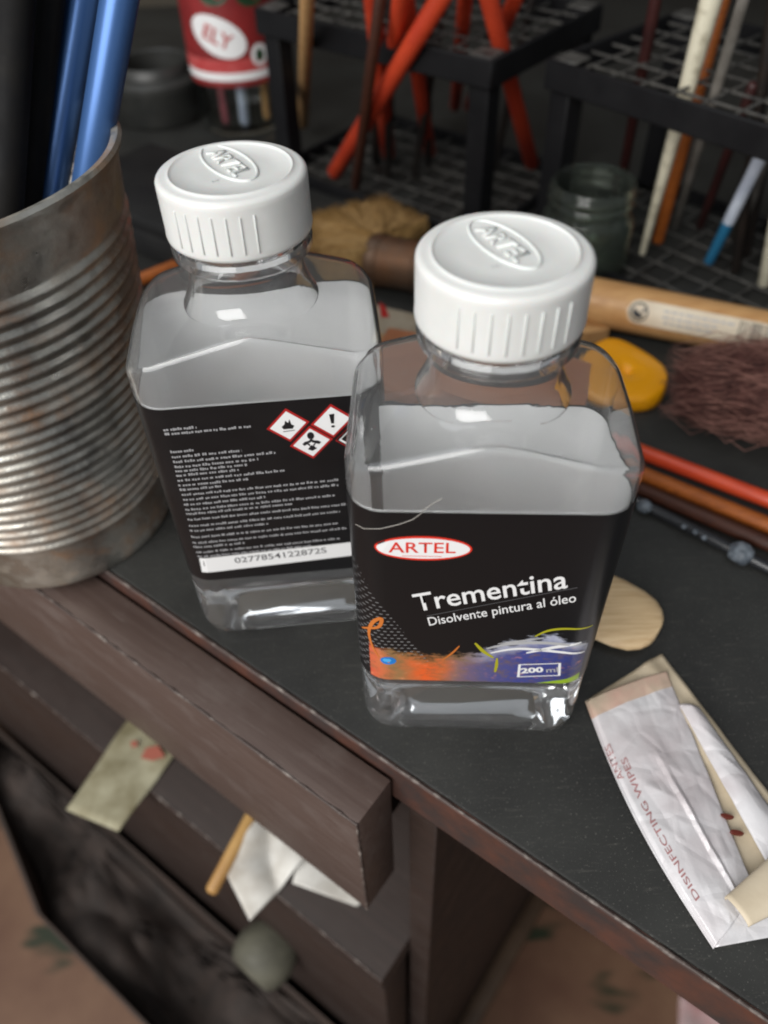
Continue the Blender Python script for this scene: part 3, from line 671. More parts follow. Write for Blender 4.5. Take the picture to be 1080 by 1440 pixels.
def rack_stick(name, pa, pb, za, zb, r, material, label, cat, group, ext=0.05, r1=None):
    p, q = at(*pa, za), at(*pb, zb)
    return rod(name, p, q, r, material, label, cat, group, 0.0, ext, r1)
for pa, pb, zb, r, lb in (((470, 244), (618, 0), 0.112, 0.0046, 'orange-red stick leaning steeply sideways across the square rack'),
                          ((546, 218), (524, 0), 0.108, 0.0042, 'orange-red stick crossed by the slanting stick at its top'),
                          ((536, 196), (560, 20), 0.104, 0.0038, 'orange-red stick standing behind the crossed sticks in rack'),
                          ((604, 216), (572, 0), 0.106, 0.0038, 'short-ended orange-red stick in the middle of square rack'),
                          ((748, 232), (688, 0), 0.110, 0.0042, 'orange-red stick leaning inside the corner post of square rack'),
                          ((660, 150), (724, 0), 0.103, 0.0038, 'orange-red stick rising behind the corner stick of square rack'),
                          ((640, 150), (654, 0), 0.104, 0.0036, 'dull orange stick between the crossed sticks and corner stick')):
    rack_stick('orange_stick', pa, pb, 0.008, zb, r, STK_M, lb, 'stick', g1, 0.05)
rack_stick('paintbrush', (426, 175), (432, 0), 0.008, 0.108, 0.0035, WD_M, 'plain pale wooden handle in square rack near red-labelled bottle', 'paintbrush', g1)
rack_stick('paintbrush', (500, 265), (520, 110), 0.008, 0.075, 0.0028, DW_M, 'thin brown handle under the slanting orange-red stick', 'paintbrush', g1)
g2 = 'brushes in the long rack'
rack_stick('paintbrush', (903, 358), (1000, 0), 0.008, 0.118, 0.0016, CREAM_M, 'thick white tapering brush handle with worn paint in rack', 'paintbrush', g2, 0.05, 0.0056)
rack_stick('paintbrush', (924, 342), (1016, 0), 0.008, 0.112, 0.0030, OW_M, 'orange-brown brush handle beside the thick white handle', 'paintbrush', g2, 0.05, 0.0034)
rack_stick('paintbrush', (948, 322), (1000, 150), 0.008, 0.078, 0.0022, GRY_M, 'thin grey brush handle beside orange-brown handle in rack', 'paintbrush', g2, 0.07)
rack_stick('paintbrush', (868, 288), (922, 0), 0.008, 0.113, 0.0026, MAR_M, 'dark maroon brush handle behind the glass jar in rack', 'paintbrush', g2)
rack_stick('paintbrush', (984, 320), (1014, 240), 0.008, 0.045, 0.0022, MAR_M, 'short dark red handle among brushes in the long rack', 'paintbrush', g2, 0.05)
rack_stick('paintbrush', (1036, 336), (1082, 190), 0.008, 0.070, 0.0034, GRY_M, 'stout grey brush handle behind the pale blue-tipped handle', 'paintbrush', g2, 0.06)
p, q = at(997, 368, 0.008), at(1082, 196, 0.072); mid = p.lerp(q, 0.36)
bh = thing('paintbrush', 'slim pale handle with teal dipped end in rack', 'paintbrush', p, 0, g2)
V, Fc = tube([p - p, mid - p], [0.0024, 0.0026], 14); obj('dipped_end', mesh('dipped_end', V, Fc, TEAL_M, 50, True), bh)
V, Fc = tube([mid - p, q + (q - p) * 0.6 - p], [0.0027, 0.0031], 14); obj('shaft', mesh('shaft', V, Fc, PW_M, 50, True), bh)
rack_stick('paintbrush', (1074, 402), (1088, 330), 0.004, 0.03, 0.0030, CREAM_M, 'cream brush handle at the near corner of long rack', 'paintbrush', g2, 0.06)

rnd = random.Random(21)
BH_M = mottled('black_handle_lacquer', (0.010, 0.009, 0.009), (0.022, 0.016, 0.013), 60, 0.35)
for Rk, e1_, e2_, La, Lb, cnt, lb_, gp_ in ((rackL, l1, l2, 0.150, 0.105, 6, 'slim blackish paintbrush handle standing among the orange-red sticks', g1), (rackR, q1, q2, 0.165, 0.105, 8, 'slim blackish paintbrush handle standing among the long rack brushes', g2)):
    for k in range(cnt):
        a_, b_ = rnd.uniform(0.025, La - 0.025), rnd.uniform(0.03, Lb - 0.02); da, db_ = rnd.uniform(-0.014, 0.014), rnd.uniform(-0.012, 0.012)
        pz = Vector(Rk.location) + e1_ * a_ + e2_ * b_ + Vector((0, 0, 0.0045)); qz = Vector(Rk.location) + e1_ * (a_ + da) + e2_ * (b_ + db_) + Vector((0, 0, 0.10))
        rod('paintbrush', pz, qz, rnd.uniform(0.0018, 0.0026), BH_M, lb_, 'paintbrush', gp_, 0.0, rnd.uniform(0.04, 0.09), rnd.uniform(0.0024, 0.0034), 10)
# ================================================================== big brush with barcode sticker
BP0, BP1 = Vector((0.0, 0.357, 0.0125)), Vector((0.102, 0.3105, 0.0125))
bd = (BP1 - BP0).normalized(); be1, be2 = frame(bd)     # be1 sideways, be2 up
if be2.z < 0: be1, be2 = -be1, -be2
bb = thing('large_brush', 'big round brush with tan bristles, brown ferrule and wooden barcode-stickered handle', 'brush', BP0)
HAND_M = wood('handle_wood', srgb(204, 160, 108), srgb(178, 132, 84), (10, 60, 60), 0.35)
V, Fc = tube([bd * s for s in (0.028, 0.035, 0.06, 0.10, 0.15, 0.22, 0.27)], [0.0098, 0.0105, 0.0108, 0.0106, 0.0102, 0.0098, 0.0085], 32)
hb = obj('handle', mesh('handle', V, Fc, HAND_M, 50, True), bb)
FER_M = mottled('rusty_ferrule', (0.10, 0.075, 0.055), (0.16, 0.075, 0.035), 45, 0.42, 0.5, 0.6, 0.2)
V, Fc = tube([bd * s for s in (-0.002, 0.0, 0.001, 0.026, 0.028, 0.032)], [0.0116, 0.0124, 0.0122, 0.0120, 0.0122, 0.0105], 32)
obj('ferrule', mesh('ferrule', V, Fc, FER_M, 50, True), bb)
for s in (0.004, 0.023):
    pts = [bd * s + 0.0123 * (math.cos(k * math.pi / 16) * be1 + math.sin(k * math.pi / 16) * be2) for k in range(33)]
    V, Fc = tube(pts, 0.0006, 6, False); obj('ferrule_band', mesh('ferrule_band', V, Fc, FER_M, 60), bb)
TANB_M = mottled('tan_bristle', srgb(172, 138, 84), srgb(120, 90, 48), 90, 0.6)
def strands(name, roots, tips, r, material, parent, bend=0.0, seed=1):
    rnd = random.Random(seed); parts = []
    for p, q in zip(roots, tips):
        d = (q - p).normalized(); e1, e2 = frame(d); mid = p.lerp(q, 0.55) + e1 * rnd.uniform(-bend, bend) + e2 * rnd.uniform(-bend, bend)
        pts = (p, mid, q)
        ring = [[c_ + rr * (math.cos(a_) * e1 + math.sin(a_) * e2) for a_ in (0, 2.1, 4.2)] for c_, rr in zip(pts, (r, r, r * 0.35))]
        parts.append(loft(ring, False, False))
    V, Fc = join(parts)
    return obj(name, mesh(name, V, Fc, material, 60), parent, kind='stuff')
# bristle fan: from the ferrule out to a spread tip line
tl = [at(436, 392, 0.004) - BP0, at(432, 318, 0.012) - BP0, at(470, 298, 0.014) - BP0, at(540, 276, 0.016) - BP0, at(604, 322, 0.012) - BP0]
def tip(s):
    k = min(int(s * 4), 3); return tl[k].lerp(tl[k + 1], s * 4 - k)
rts, tps = [], []
for i in range(3600):
    a_ = random.uniform(0, 2 * math.pi); rr = 0.0112 * math.sqrt(random.random())
    s = min(max(random.uniform(-0.02, 1.02), 0), 1)
    rts.append(bd * random.uniform(0.0, 0.012) + rr * (math.cos(a_) * be1 + math.sin(a_) * be2))
    q = tip(s) * random.uniform(0.93, 1.01); q.z = random.uniform(-0.009, 0.0065); tps.append(q)
strands('bristles', rts, tps, 0.00032, TANB_M, bb, 0.0012, 5)
fanp = [Vector((0, 0, 0)) + be1 * 0.009, Vector((0, 0, 0)) - be1 * 0.009] if (be1 * 0.009).y > 0 else [-be1 * 0.009, be1 * 0.009]
fp_ = [fanp[1]] + [t_ * 0.93 for t_ in tl] + [fanp[0]]
V, Fc = loft([[Vector((p_.x, p_.y, -0.0115)) for p_ in fp_], [Vector((p_.x * 0.98, p_.y * 0.98, 0.005 if 0 < i_ < len(fp_) - 1 else 0.010)) for i_, p_ in enumerate(fp_)]])
obj('bristle_core', mesh('bristle_core', V, Fc, mottled('tan_core', srgb(166, 134, 84), srgb(128, 98, 56), 260, 0.8), None, True), bb)
# sticker wrapped on the handle
def on_handle(s, th, off=0.0): # s along, th angle from up towards the camera side
    R = 0.0108 + off; return bd * s + R * (math.cos(th) * be2 - math.sin(th) * SIDE * be1)
SIDE = 1.0 if be1.y < 0 else -1.0
SIDE = -SIDE if (be1 * -SIDE).y > 0 else SIDE
def sticker_pt(s, w_, off): # w_ metres across
    th = math.radians(62) + w_ / 0.0108
    side = be1 if be1.y < 0 else -be1
    return bd * s + (0.0108 + off) * (math.cos(th) * be2 + math.sin(th) * side)
sA = (at(876, 452, 0.015) - BP0).dot(bd); 
PAPER_M = mottled('sticker_paper', srgb(226, 214, 192), srgb(206, 190, 166), 60, 0.55)
poly = []
hw = 0.0052
for k in range(13): a_ = math.pi / 2 + math.pi * k / 12; poly.append((sA + hw + hw * math.cos(a_), hw * math.sin(a_)))
low = [(sA + hw + 0.09 * k / 20, -hw) for k in range(1, 21)]
hi_ = [(sA + hw + 0.09 * k / 20, hw) for k in range(20, 0, -1)]
outl = poly + low + hi_
# strip mesh: rows along s, columns across
V = []; Fc = []; ns, nw = 60, 6
for i in range(ns + 1):
    s = sA + (0.095) * i / ns; x = s - (sA + hw); h_ = hw if x >= 0 else math.sqrt(max(hw * hw - x * x, 1e-10))
    for j in range(nw + 1): V.append(sticker_pt(s, -h_ + 2 * h_ * j / nw, 0.00025))
for i in range(ns):
    for j in range(nw): a_ = i * (nw + 1) + j; Fc.append((a_, a_ + 1, a_ + nw + 2, a_ + nw + 1))
stk = obj('sticker', mesh('sticker', V, Fc, PAPER_M, 60), hb)
def stick_flat(name, pts, off, m):
    if len(pts) == 4:
        (s0_, w0_), (s1_, w1_) = pts[0], pts[2]; V = []
        for k in range(7): V += [sticker_pt(s0_, w0_ + (w1_ - w0_) * k / 6, off), sticker_pt(s1_, w0_ + (w1_ - w0_) * k / 6, off)]
        return obj(name, mesh(name, V, [(2 * k, 2 * k + 1, 2 * k + 3, 2 * k + 2) for k in range(6)], m), stk)
    V = [sticker_pt(s, w_, off) for s, w_ in pts]; return obj(name, mesh(name, V, [tuple(range(len(pts)))], m), stk)
cs = sA + hw
V = [sticker_pt(cs + x, z, 0.0004) for x, z in ellipse2d(0.0040, 0.0040, 28)] + [sticker_pt(cs + x, z, 0.0004) for x, z in ellipse2d(0.0033, 0.0033, 28)]
obj('recycling_mark', mesh('recycling_mark', V, [(i, (i + 1) % 28, 28 + (i + 1) % 28, 28 + i) for i in range(28)], INK_M), stk)
stick_flat('recycling_mark', [(cs + 0.0026 * math.cos(t_) , 0.0026 * math.sin(t_) ) for t_ in [math.pi * k / 10 + 0.5 for k in range(11)]], 0.0004, INK_M)
stick_flat('recycling_mark', [(cs + 0.0004, 0.0002), (cs + 0.0024, -0.0022), (cs + 0.0028, -0.0006)], 0.0004, INK_M)
rnd = random.Random(9)
for wz, s0, s1 in ((-0.0022, 0.010, 0.036), (0.0002, 0.010, 0.032), (0.0024, 0.011, 0.028)):
    s = cs + s0
    while s < cs + s1:
        l_ = rnd.uniform(0.0015, 0.004); stick_flat('print_word', [(s, wz - 0.0004), (s + l_, wz - 0.0004), (s + l_, wz + 0.0004), (s, wz + 0.0004)], 0.0004, GREY_M); s += l_ + 0.0007
s = cs + 0.041
while s < cs + 0.066:
    l_ = rnd.choice((0.0003, 0.0005, 0.0008)); stick_flat('barcode_bar', [(s, -0.0044), (s + l_, -0.0044), (s + l_, 0.0040), (s, 0.0040)], 0.0004, INK_M); s += l_ + rnd.choice((0.0004, 0.0006, 0.0009))

# ---- printed card beneath the brush
CARD_M = mottled('card_print', srgb(168, 158, 140), srgb(144, 132, 112), 60, 0.6)
TANC_M = mottled('card_tan', srgb(176, 144, 100), srgb(150, 118, 78), 60, 0.6)
cq = [at(505, 425, 0.002), at(600, 447, 0.002), at(590, 510, 0.002), at(480, 505, 0.002)]
card = obj('printed_card', mesh('printed_card', *prism([(p.x, p.y) for p in cq], 0.0, 0.0025), CARD_M, None, True), None, 'worn printed card with red triangle lying between the bottles', 'card')
def card_flat(name, pix, m, z=0.0028):
    obj(name, mesh(name, [at(*p, z) for p in pix], [tuple(range(len(pix)))], m), card)
card_flat('tan_band', [(500, 463), (583, 478), (580, 508), (488, 502)], TANC_M)
card_flat('red_triangle', [(533, 425), (536, 446), (548, 446), (541, 430)], DRED_M)
rnd = random.Random(4)
for k in range(5):
    x = 538 + 7 * k; card_flat('printed_letter', [(x, 477 + k * 1.5), (x + 4, 478 + k * 1.5), (x + 2.5 + rnd.uniform(-1, 1), 488 + k * 1.5), (x - 1, 487 + k * 1.5)], INK_M, 0.0031)

# ================================================================== jars and the red-labelled bottle
GJ_M, nt, b = mat('green_jar_glass', (0.58, 0.66, 0.58), 0.10, 0, 0.5, Transmission_Weight=0.97, IOR=1.42)
GJ = at(816, 372, 0.0)
jr = thing('glass_jar', 'small empty greenish glass jar with threaded rim before long rack', 'jar', (GJ.x, GJ.y, 0))
R = 0.0222
prof = [(0, 0), (R - 0.002, 0), (R, 0.002), (R, 0.026), (R - 0.001, 0.029), (R - 0.0022, 0.031), (R - 0.0022, 0.034), (R - 0.0012, 0.035), (R - 0.0022, 0.036), (R - 0.0022, 0.0385), (R - 0.0012, 0.0395), (R - 0.0022, 0.0405), (R - 0.0022, 0.0425), (R - 0.0032, 0.0435), (R - 0.0044, 0.0425), (R - 0.0044, 0.031), (R - 0.002, 0.026), (R - 0.002, 0.005), (0, 0.004)]
V, Fc = lathe(prof, 64); obj('jar_wall', mesh('jar_wall', V, Fc, GJ_M, 50), jr)

DJ_M = mottled('dark_jar_plastic', (0.018, 0.019, 0.018), (0.035, 0.035, 0.032), 50, 0.45)
dj = at(230, 160, 0.0); R = 0.032
djar = thing('dark_pot', 'squat dark grey round pot with open rim near red-labelled bottle', 'pot', (dj.x, dj.y, 0))
prof = [(0, 0), (R - 0.002, 0), (R, 0.002), (R, 0.020), (R + 0.0008, 0.021), (R + 0.0008, 0.026), (R - 0.002, 0.028), (R - 0.006, 0.029), (R - 0.007, 0.034), (R - 0.0085, 0.035), (R - 0.010, 0.034), (R - 0.010, 0.006), (0, 0.005)]
V, Fc = lathe(prof, 64); obj('pot_wall', mesh('pot_wall', V, Fc, DJ_M, 50), djar)

rb = at(345, 172, 0.0); R = 0.0300
RBt = thing('labelled_bottle', 'transparent plastic bottle with red label holding brush ends', 'bottle', (rb.x, rb.y, 0))
PET_M, nt, b = mat('thin_pet', (0.9, 0.93, 0.93), 0.05, 0, 0.5, Transmission_Weight=1.0, IOR=1.18)
prof = [(0, 0.002), (R - 0.006, 0.0), (R - 0.002, 0.002), (R - 0.0005, 0.008), (R - 0.0008, 0.03), (R, 0.034), (R, 0.15), (R - 0.001, 0.15), (R - 0.001, 0.034), (R - 0.0018, 0.03), (R - 0.0015, 0.009), (R - 0.004, 0.0035), (0, 0.0035)]
V, Fc = lathe(prof, 64); obj('bottle_wall', mesh('bottle_wall', V, Fc, PET_M, 50), RBt)
m_red = mottled('red_label_paper', srgb(142, 42, 42), srgb(116, 34, 35), 40, 0.45)
Lz0 = None
# label bottom from the pixel of its lower edge on the bottle front
def on_cyl(px, py):
    d = ray(px, py); o = CAM_P - RBt.location; A2 = d.x ** 2 + d.y ** 2; B2_ = o.x * d.x + o.y * d.y; C2 = o.x ** 2 + o.y ** 2 - R * R
    disc = B2_ * B2_ - A2 * C2; t_ = (-B2_ - math.sqrt(max(disc, 0))) / A2; p = o + d * t_
    return math.atan2(p.x, -p.y), p.z
th0, zb = on_cyl(340, 122)
def cpt(th, z, off): return Vector(((R + off) * math.sin(th), -(R + off) * math.cos(th), z))
def band(name, z0, z1, off, m, par, t0=-math.pi, t1=math.pi, n=64):
    V = []; Fc = []
    for i in range(n + 1):
        th = t0 + (t1 - t0) * i / n; V += [cpt(th, z0, off), cpt(th, z1, off)]
    return obj(name, mesh(name, V, [(2 * i, 2 * i + 2, 2 * i + 3, 2 * i + 1) for i in range(n)], m, 60), par)
lab = band('red_label', zb, 0.142, 0.0002, m_red, RBt)
band('white_band', zb + 0.0035, zb + 0.0080, 0.0004, W_M, lab)
m_pk = mottled('pink_fade', srgb(190, 90, 88), srgb(176, 60, 60), 90, 0.5)
band('pink_band', zb + 0.0080, zb + 0.0155, 0.0004, m_pk, lab)
oth, oz = on_cyl(306, 52)
tl_ = -0.42
def opt(x, z, off):
    xr = x * math.cos(tl_) - z * math.sin(tl_); zr = x * math.sin(tl_) + z * math.cos(tl_); return cpt(oth + xr / R, oz + zr, off)
def fan(name, pts, par, m):
    c_ = sum(pts, Vector()) / len(pts); n = len(pts)
    return obj(name, mesh(name, [c_ * 1.0] + pts, [(0, 1 + i, 1 + (i + 1) % n) for i in range(n)], m), par)
V = [opt(0, 0, 0.0006)]; Fc = []; rr_ = 6; n = 36
for k in range(1, rr_ + 1):
    for x, z in ellipse2d(0.0178 * k / rr_, 0.0105 * k / rr_, n): V.append(opt(x, z, 0.0006))
for i in range(n): Fc.append((0, 1 + i, 1 + (i + 1) % n))
for k in range(rr_ - 1):
    for i in range(n): Fc.append((1 + k * n + i, 1 + (k + 1) * n + i, 1 + (k + 1) * n + (i + 1) % n, 1 + k * n + (i + 1) % n))
obj('white_oval', mesh('white_oval', V, Fc, W_M, 60), lab)
me = fit_text(text_mesh('ELY', 0.01, 0.0002), 0.018, 0.0085)
obj('oval_lettering', warp(me, lambda x, y: opt(x, y, 0.0011), m_pk), lab)
gth, gz = on_cyl(364, 76)
V = [cpt(gth + x / R, gz + z, 0.0006) for x, z in ellipse2d(0.0055, 0.0062, 24)]; obj('white_disc', mesh('white_disc', V, [tuple(range(24))], W_M), lab)
GREEN_M = mottled('leaf_green', srgb(36, 74, 44), srgb(26, 52, 30), 60, 0.5)
V = [cpt(gth + x / R, gz + z, 0.0008) for x, z in ellipse2d(0.0028, 0.0036, 16)]; obj('green_emblem', mesh('green_emblem', V, [tuple(range(16))], GREEN_M), lab)
for px in (300, 352):
    lt, lz = on_cyl(px, 3); V = [cpt(lt + x / R, lz + z + 0.004, 0.0006) for x, z in ellipse2d(0.009, 0.006, 20)]; obj('green_leaf', mesh('green_leaf', V, [tuple(range(20))], GREEN_M), lab)
PK_M = mottled('pink_paint', srgb(150, 84, 90), srgb(120, 60, 66), 60, 0.5)
base = RBt.location
for dx, dy, ex, ey, r_, m_, lb in ((-0.011, -0.012, -0.014, 0.006, 0.0025, PK_M, 'pinkish stick standing inside the red-labelled bottle'), (0.002, -0.015, 0.003, 0.004, 0.0032, PW_M, 'pale blue stick standing inside the red-labelled bottle'), (0.016, -0.006, 0.020, 0.004, 0.0026, WD_M, 'wooden stick standing inside the red-labelled bottle')):
    rod('stick', base + Vector((dx, dy, 0.0036)), base + Vector((ex, ey, 0.16)), r_, m_, lb, 'stick', 'sticks inside the labelled bottle')

# black case behind the bottle with the warning label
CS_M = mottled('black_case_plastic', (0.007, 0.007, 0.008), (0.013, 0.013, 0.013), 40, 0.6, spec=0.25)
cc_ = at(232, 285, 0.012)
cas = thing('black_case', 'low black plastic case between tin can and capped bottle', 'case', (cc_.x, cc_.y, 0), math.atan2(T.y, T.x))
X_, Y_, Z_ = Vector((1, 0, 0)), Vector((0, 1, 0)), Vector((0, 0, 1))
obj('case_body', bevel_mesh('case_body', *box_pts((0, 0, 0.008), X_ * 0.046, Y_ * 0.034, Z_ * 0.008), CS_M, 0.002, 2), cas)
obj('lid', bevel_mesh('lid', *box_pts((0, 0, 0.0198), X_ * 0.0466, Y_ * 0.0346, Z_ * 0.0036), CS_M, 0.0015, 2), cas)
obj('latch', bevel_mesh('latch', *box_pts((0, -0.0352, 0.0165), X_ * 0.007, Y_ * 0.0012, Z_ * 0.004), CS_M, 0.0005, 1), cas)
# ================================================================== things lying on the right of the desk
# yellow handle end
YM, nt, b = mat('yellow_plastic', srgb(232, 158, 16), 0.28)
yp = [(808, 502), (836, 482), (862, 473), (900, 491), (934, 514), (942, 530), (936, 552), (918, 564), (890, 566), (850, 560), (808, 545)]
YP = [at(x, y, 0.006) for x, y in yp]; yc = sum(YP, Vector()) / len(YP)
yh = thing('scraper', 'glossy yellow plastic handle end beside dark bristle brush', 'scraper', (yc.x, yc.y, 0))
def inset(P, k, z): return [Vector(((p.x - yc.x) * k, (p.y - yc.y) * k, z)) for p in P]
def smooth_closed(P, it=2):
    for _ in range(it):
        Q = []
        for i, p in enumerate(P):
            q = P[(i + 1) % len(P)]; Q += [p.lerp(q, 0.25), p.lerp(q, 0.75)]
        P = Q
    return P
YS = smooth_closed(YP, 2)
V, Fc = loft([inset(YS, 0.94, 0), inset(YS, 0.99, 0.0008), inset(YS, 1.0, 0.0030), inset(YS, 0.985, 0.0056), inset(YS, 0.95, 0.0070), inset(YS, 0.90, 0.0074), inset(YS, 0.50, 0.0076), inset(YS, 0.20, 0.0075), inset(YS, 0.15, 0.0070), inset(YS, 0.11, 0.0058), inset(YS, 0.04, 0.0054)])
obj('yellow_grip', mesh('yellow_grip', V, Fc, YM, 60, True), yh)
fp = [at(800, 452, 0.004), at(842, 448, 0.004), at(856, 468, 0.004), at(815, 475, 0.004)]
obj('wooden_blade', mesh('wooden_blade', *prism([(p.x - yc.x, p.y - yc.y) for p in fp], 0.0, 0.006), WD_M, None, True), yh)

# dark bristle brush
DB_M = mottled('dark_bristle', srgb(118, 80, 74), srgb(62, 40, 38), 160, 0.5)
P0 = at(952, 538, 0.016); P1 = at(1110, 553, 0.016); dbd = (P1 - P0).normalized(); P1 = P0 + dbd * 0.075; de1, de2 = frame(dbd)
db = thing('bristle_brush', 'round brush with fluffy dark reddish-brown bristles lying on the desk', 'brush', (P0.x, P0.y, 0))
O_ = Vector((P0.x, P0.y, 0))
rts, tps = [], []
for i in range(5200):
    a_ = random.uniform(0, 2 * math.pi); rr = math.sqrt(random.random())
    s0 = random.uniform(0.4, 1.0); s1 = random.uniform(-0.02, 0.55)
    prof_r = lambda s: 0.0170 * min(1.0, 0.72 + 1.6 * max(s, 0)) * (1.0)
    p = P0.lerp(P1, s0) + prof_r(s0) * rr * (math.cos(a_) * de1 + math.sin(a_) * de2)
    a2 = a_ + random.gauss(0, 0.28); r2 = rr * random.uniform(0.85, 1.08)
    q = P0.lerp(P1, s1) + prof_r(s1) * r2 * (math.cos(a2) * de1 + math.sin(a2) * de2)
    for w_ in (p, q): w_.z = max(w_.z, 0.0006)
    rts.append(p - O_); tps.append(q - O_)
strands('bristles', rts, tps, 0.00022, DB_M, db, 0.0016, 8)
rts, tps = [], []
for i in range(420):
    a_ = random.uniform(0.0, math.pi * 2); s0 = random.uniform(0.3, 1.0); s1 = s0 - random.uniform(0.25, 0.6); s1 = max(s1, -0.06)
    p = P0.lerp(P1, s0) + prof_r(s0) * 1.0 * (math.cos(a_) * de1 + math.sin(a_) * de2); a2 = a_ + random.gauss(0, 0.6)
    q = P0.lerp(P1, s1) + prof_r(s1) * random.uniform(0.9, 1.18) * (math.cos(a2) * de1 + math.sin(a2) * de2)
    for w_ in (p, q): w_.z = max(w_.z, 0.0006)
    rts.append(p - O_); tps.append(q - O_)
strands('loose_bristles', rts, tps, 0.00020, mottled('light_bristle', srgb(172, 128, 116), srgb(110, 76, 70), 160, 0.45), db, 0.006, 11)
V, Fc = tube([P0 + dbd * s - O_ for s in (0.006, 0.012, 0.03, 0.076)], [0.006, 0.0115, 0.0142, 0.0145], 20)
obj('bristle_core', mesh('bristle_core', V, Fc, mottled('bristle_core', srgb(60, 40, 38), srgb(40, 28, 26), 200, 0.8), 60, True), db)
V, Fc = tube([P0 + dbd * s - O_ for s in (0.072, 0.076, 0.10, 0.20)], [0.0148, 0.0150, 0.0115, 0.0085], 24)
obj('handle', mesh('handle', V, Fc, DW_M, 50, True), db)

# long handles lying in parallel
def lying(pa, pb, r, z, m, label, e0, e1, name='paintbrush', r1=None):
    return rod(name, at(*pa, z), at(*pb, z), r, m, label, 'paintbrush', 'handles lying side by side', e0, e1, r1)
RP_M = mottled('red_handle_paint', srgb(206, 76, 40), srgb(186, 62, 34), 60, 0.35)
lying((905, 637), (1080, 703), 0.0030, 0.0030, RP_M, 'orange-red painted brush handle lying between dark bristles and wooden handle', 0.02, 0.12)
lying((905, 668), (1080, 739), 0.0030, 0.0030, OW_M, 'varnished orange-brown wooden handle lying beside the orange-red handle', 0.012, 0.12)
lying((905, 690), (1080, 765), 0.0027, 0.0027, DW_M, 'dark brown handle lying against the varnished wooden handle', 0.010, 0.12)
p, q = at(898, 706, 0.0022), at(1080, 798, 0.0022)
tk = thing('wire_tool', 'thin black tool shaft with clear glue blob lying nearest the spoon', 'tool', (p.x, p.y, 0))
o_ = Vector((p.x, p.y, 0)); dd_ = (q - p).normalized()
V, Fc = tube([p - dd_ * 0.004 - o_, q + dd_ * 0.08 - o_], 0.0021, 12); obj('shaft', mesh('shaft', V, Fc, mottled('black_gloss', (0.012, 0.013, 0.016), (0.02, 0.021, 0.024), 60, 0.25), 50, True), tk)
GLUE_M = mottled('dried_glue', srgb(170, 180, 190), srgb(90, 100, 112), 420, 0.25, 0, 0.4, 0.5, Transmission_Weight=0.5)
def blob(name, c, rx, parent, m, seed, flat_=0.8, n=20):
    V = []; rings = []
    for i in range(n // 2 + 1):
        ph = math.pi * i / (n // 2); rings.append([Vector((rx * max(math.sin(ph), 1e-3) * math.cos(2 * math.pi * j / n), rx * max(math.sin(ph), 1e-3) * math.sin(2 * math.pi * j / n), -rx * flat_ * math.cos(ph))) for j in range(n)])
    V, Fc = loft(rings)
    V = [c + p_ * (1 + 0.22 * noise.noise(p_ * (2.2 / rx) + Vector((seed, 0, 0)))) for p_ in V]
    return obj(name, mesh(name, V, Fc, m, 60, True), parent)
blob('glue_blob', at(1042, 778, 0.003) - o_, 0.0042, tk, GLUE_M, 3)
blob('glue_blob', at(907, 712, 0.003) - o_, 0.0028, tk, GLUE_M, 8)
for px, py in ((962, 740), (978, 748), (990, 756)): blob('glue_blob', at(px, py, 0.0038) - o_, 0.0010, tk, GLUE_M, px)

# wooden spoon / spatula tip
SP_M = wood('spoon_wood', srgb(226, 200, 160), srgb(196, 164, 122), (10, 140, 60), 0.42)
tip_c = at(871, 864, 0.003); tip_c.z = 0
sd = Vector((-0.80, 0.60, 0)).normalized(); sn = Vector((-sd.y, sd.x, 0))
sp = thing('wooden_spatula', 'pale wooden spatula with rounded end poking out behind the Trementina bottle', 'spatula', (tip_c.x, tip_c.y, 0))
wid = [(-0.0128, 0.003), (-0.0122, 0.0058), (-0.0105, 0.0088), (-0.0075, 0.0113), (-0.003, 0.0128), (0.004, 0.0134), (0.012, 0.0130), (0.022, 0.0105), (0.03, 0.0075), (0.036, 0.0055), (0.05, 0.0045), (0.12, 0.0042)]
rings = []
for s, h_ in wid:
    th = 0.0031 if s > -0.010 else 0.0026
    rings.append([sd * s + sn * (h_ * math.cos(2 * math.pi * j / 20)) + Vector((0, 0, 0.0033 + th * math.sin(2 * math.pi * j / 20) * (1 - 0.25 * (1 - abs(math.cos(2 * math.pi * j / 20)))))) for j in range(20)])
V, Fc = loft(rings); obj('blade', mesh('blade', V, Fc, SP_M, 60, True), sp)

# wooden strip behind the Trementina bottle and a stick end behind the can
TERR_M = wood('terracotta_wood', srgb(186, 124, 88), srgb(150, 96, 66))
p, q = at(560, 530, 0.004), at(790, 575, 0.004)
V, Fc = box_pts((p + q) / 2 + Vector((0, 0.010, -0.0002)), (q - p).normalized() * 0.046, Vector((-(q - p).y, (q - p).x, 0)).normalized() * 0.020, Vector((0, 0, 0.0038)))
obj('wooden_strip', bevel_mesh('wooden_strip', V, Fc, TERR_M, 0.001, 2), None, 'flat reddish-brown wooden strip lying behind the Trementina bottle', 'strip')
lying((200, 392), (250, 372), 0.003, 0.003, OW_M, 'orange-brown handle lying between tin can and bottle with warning label', 0.015, 0.05)

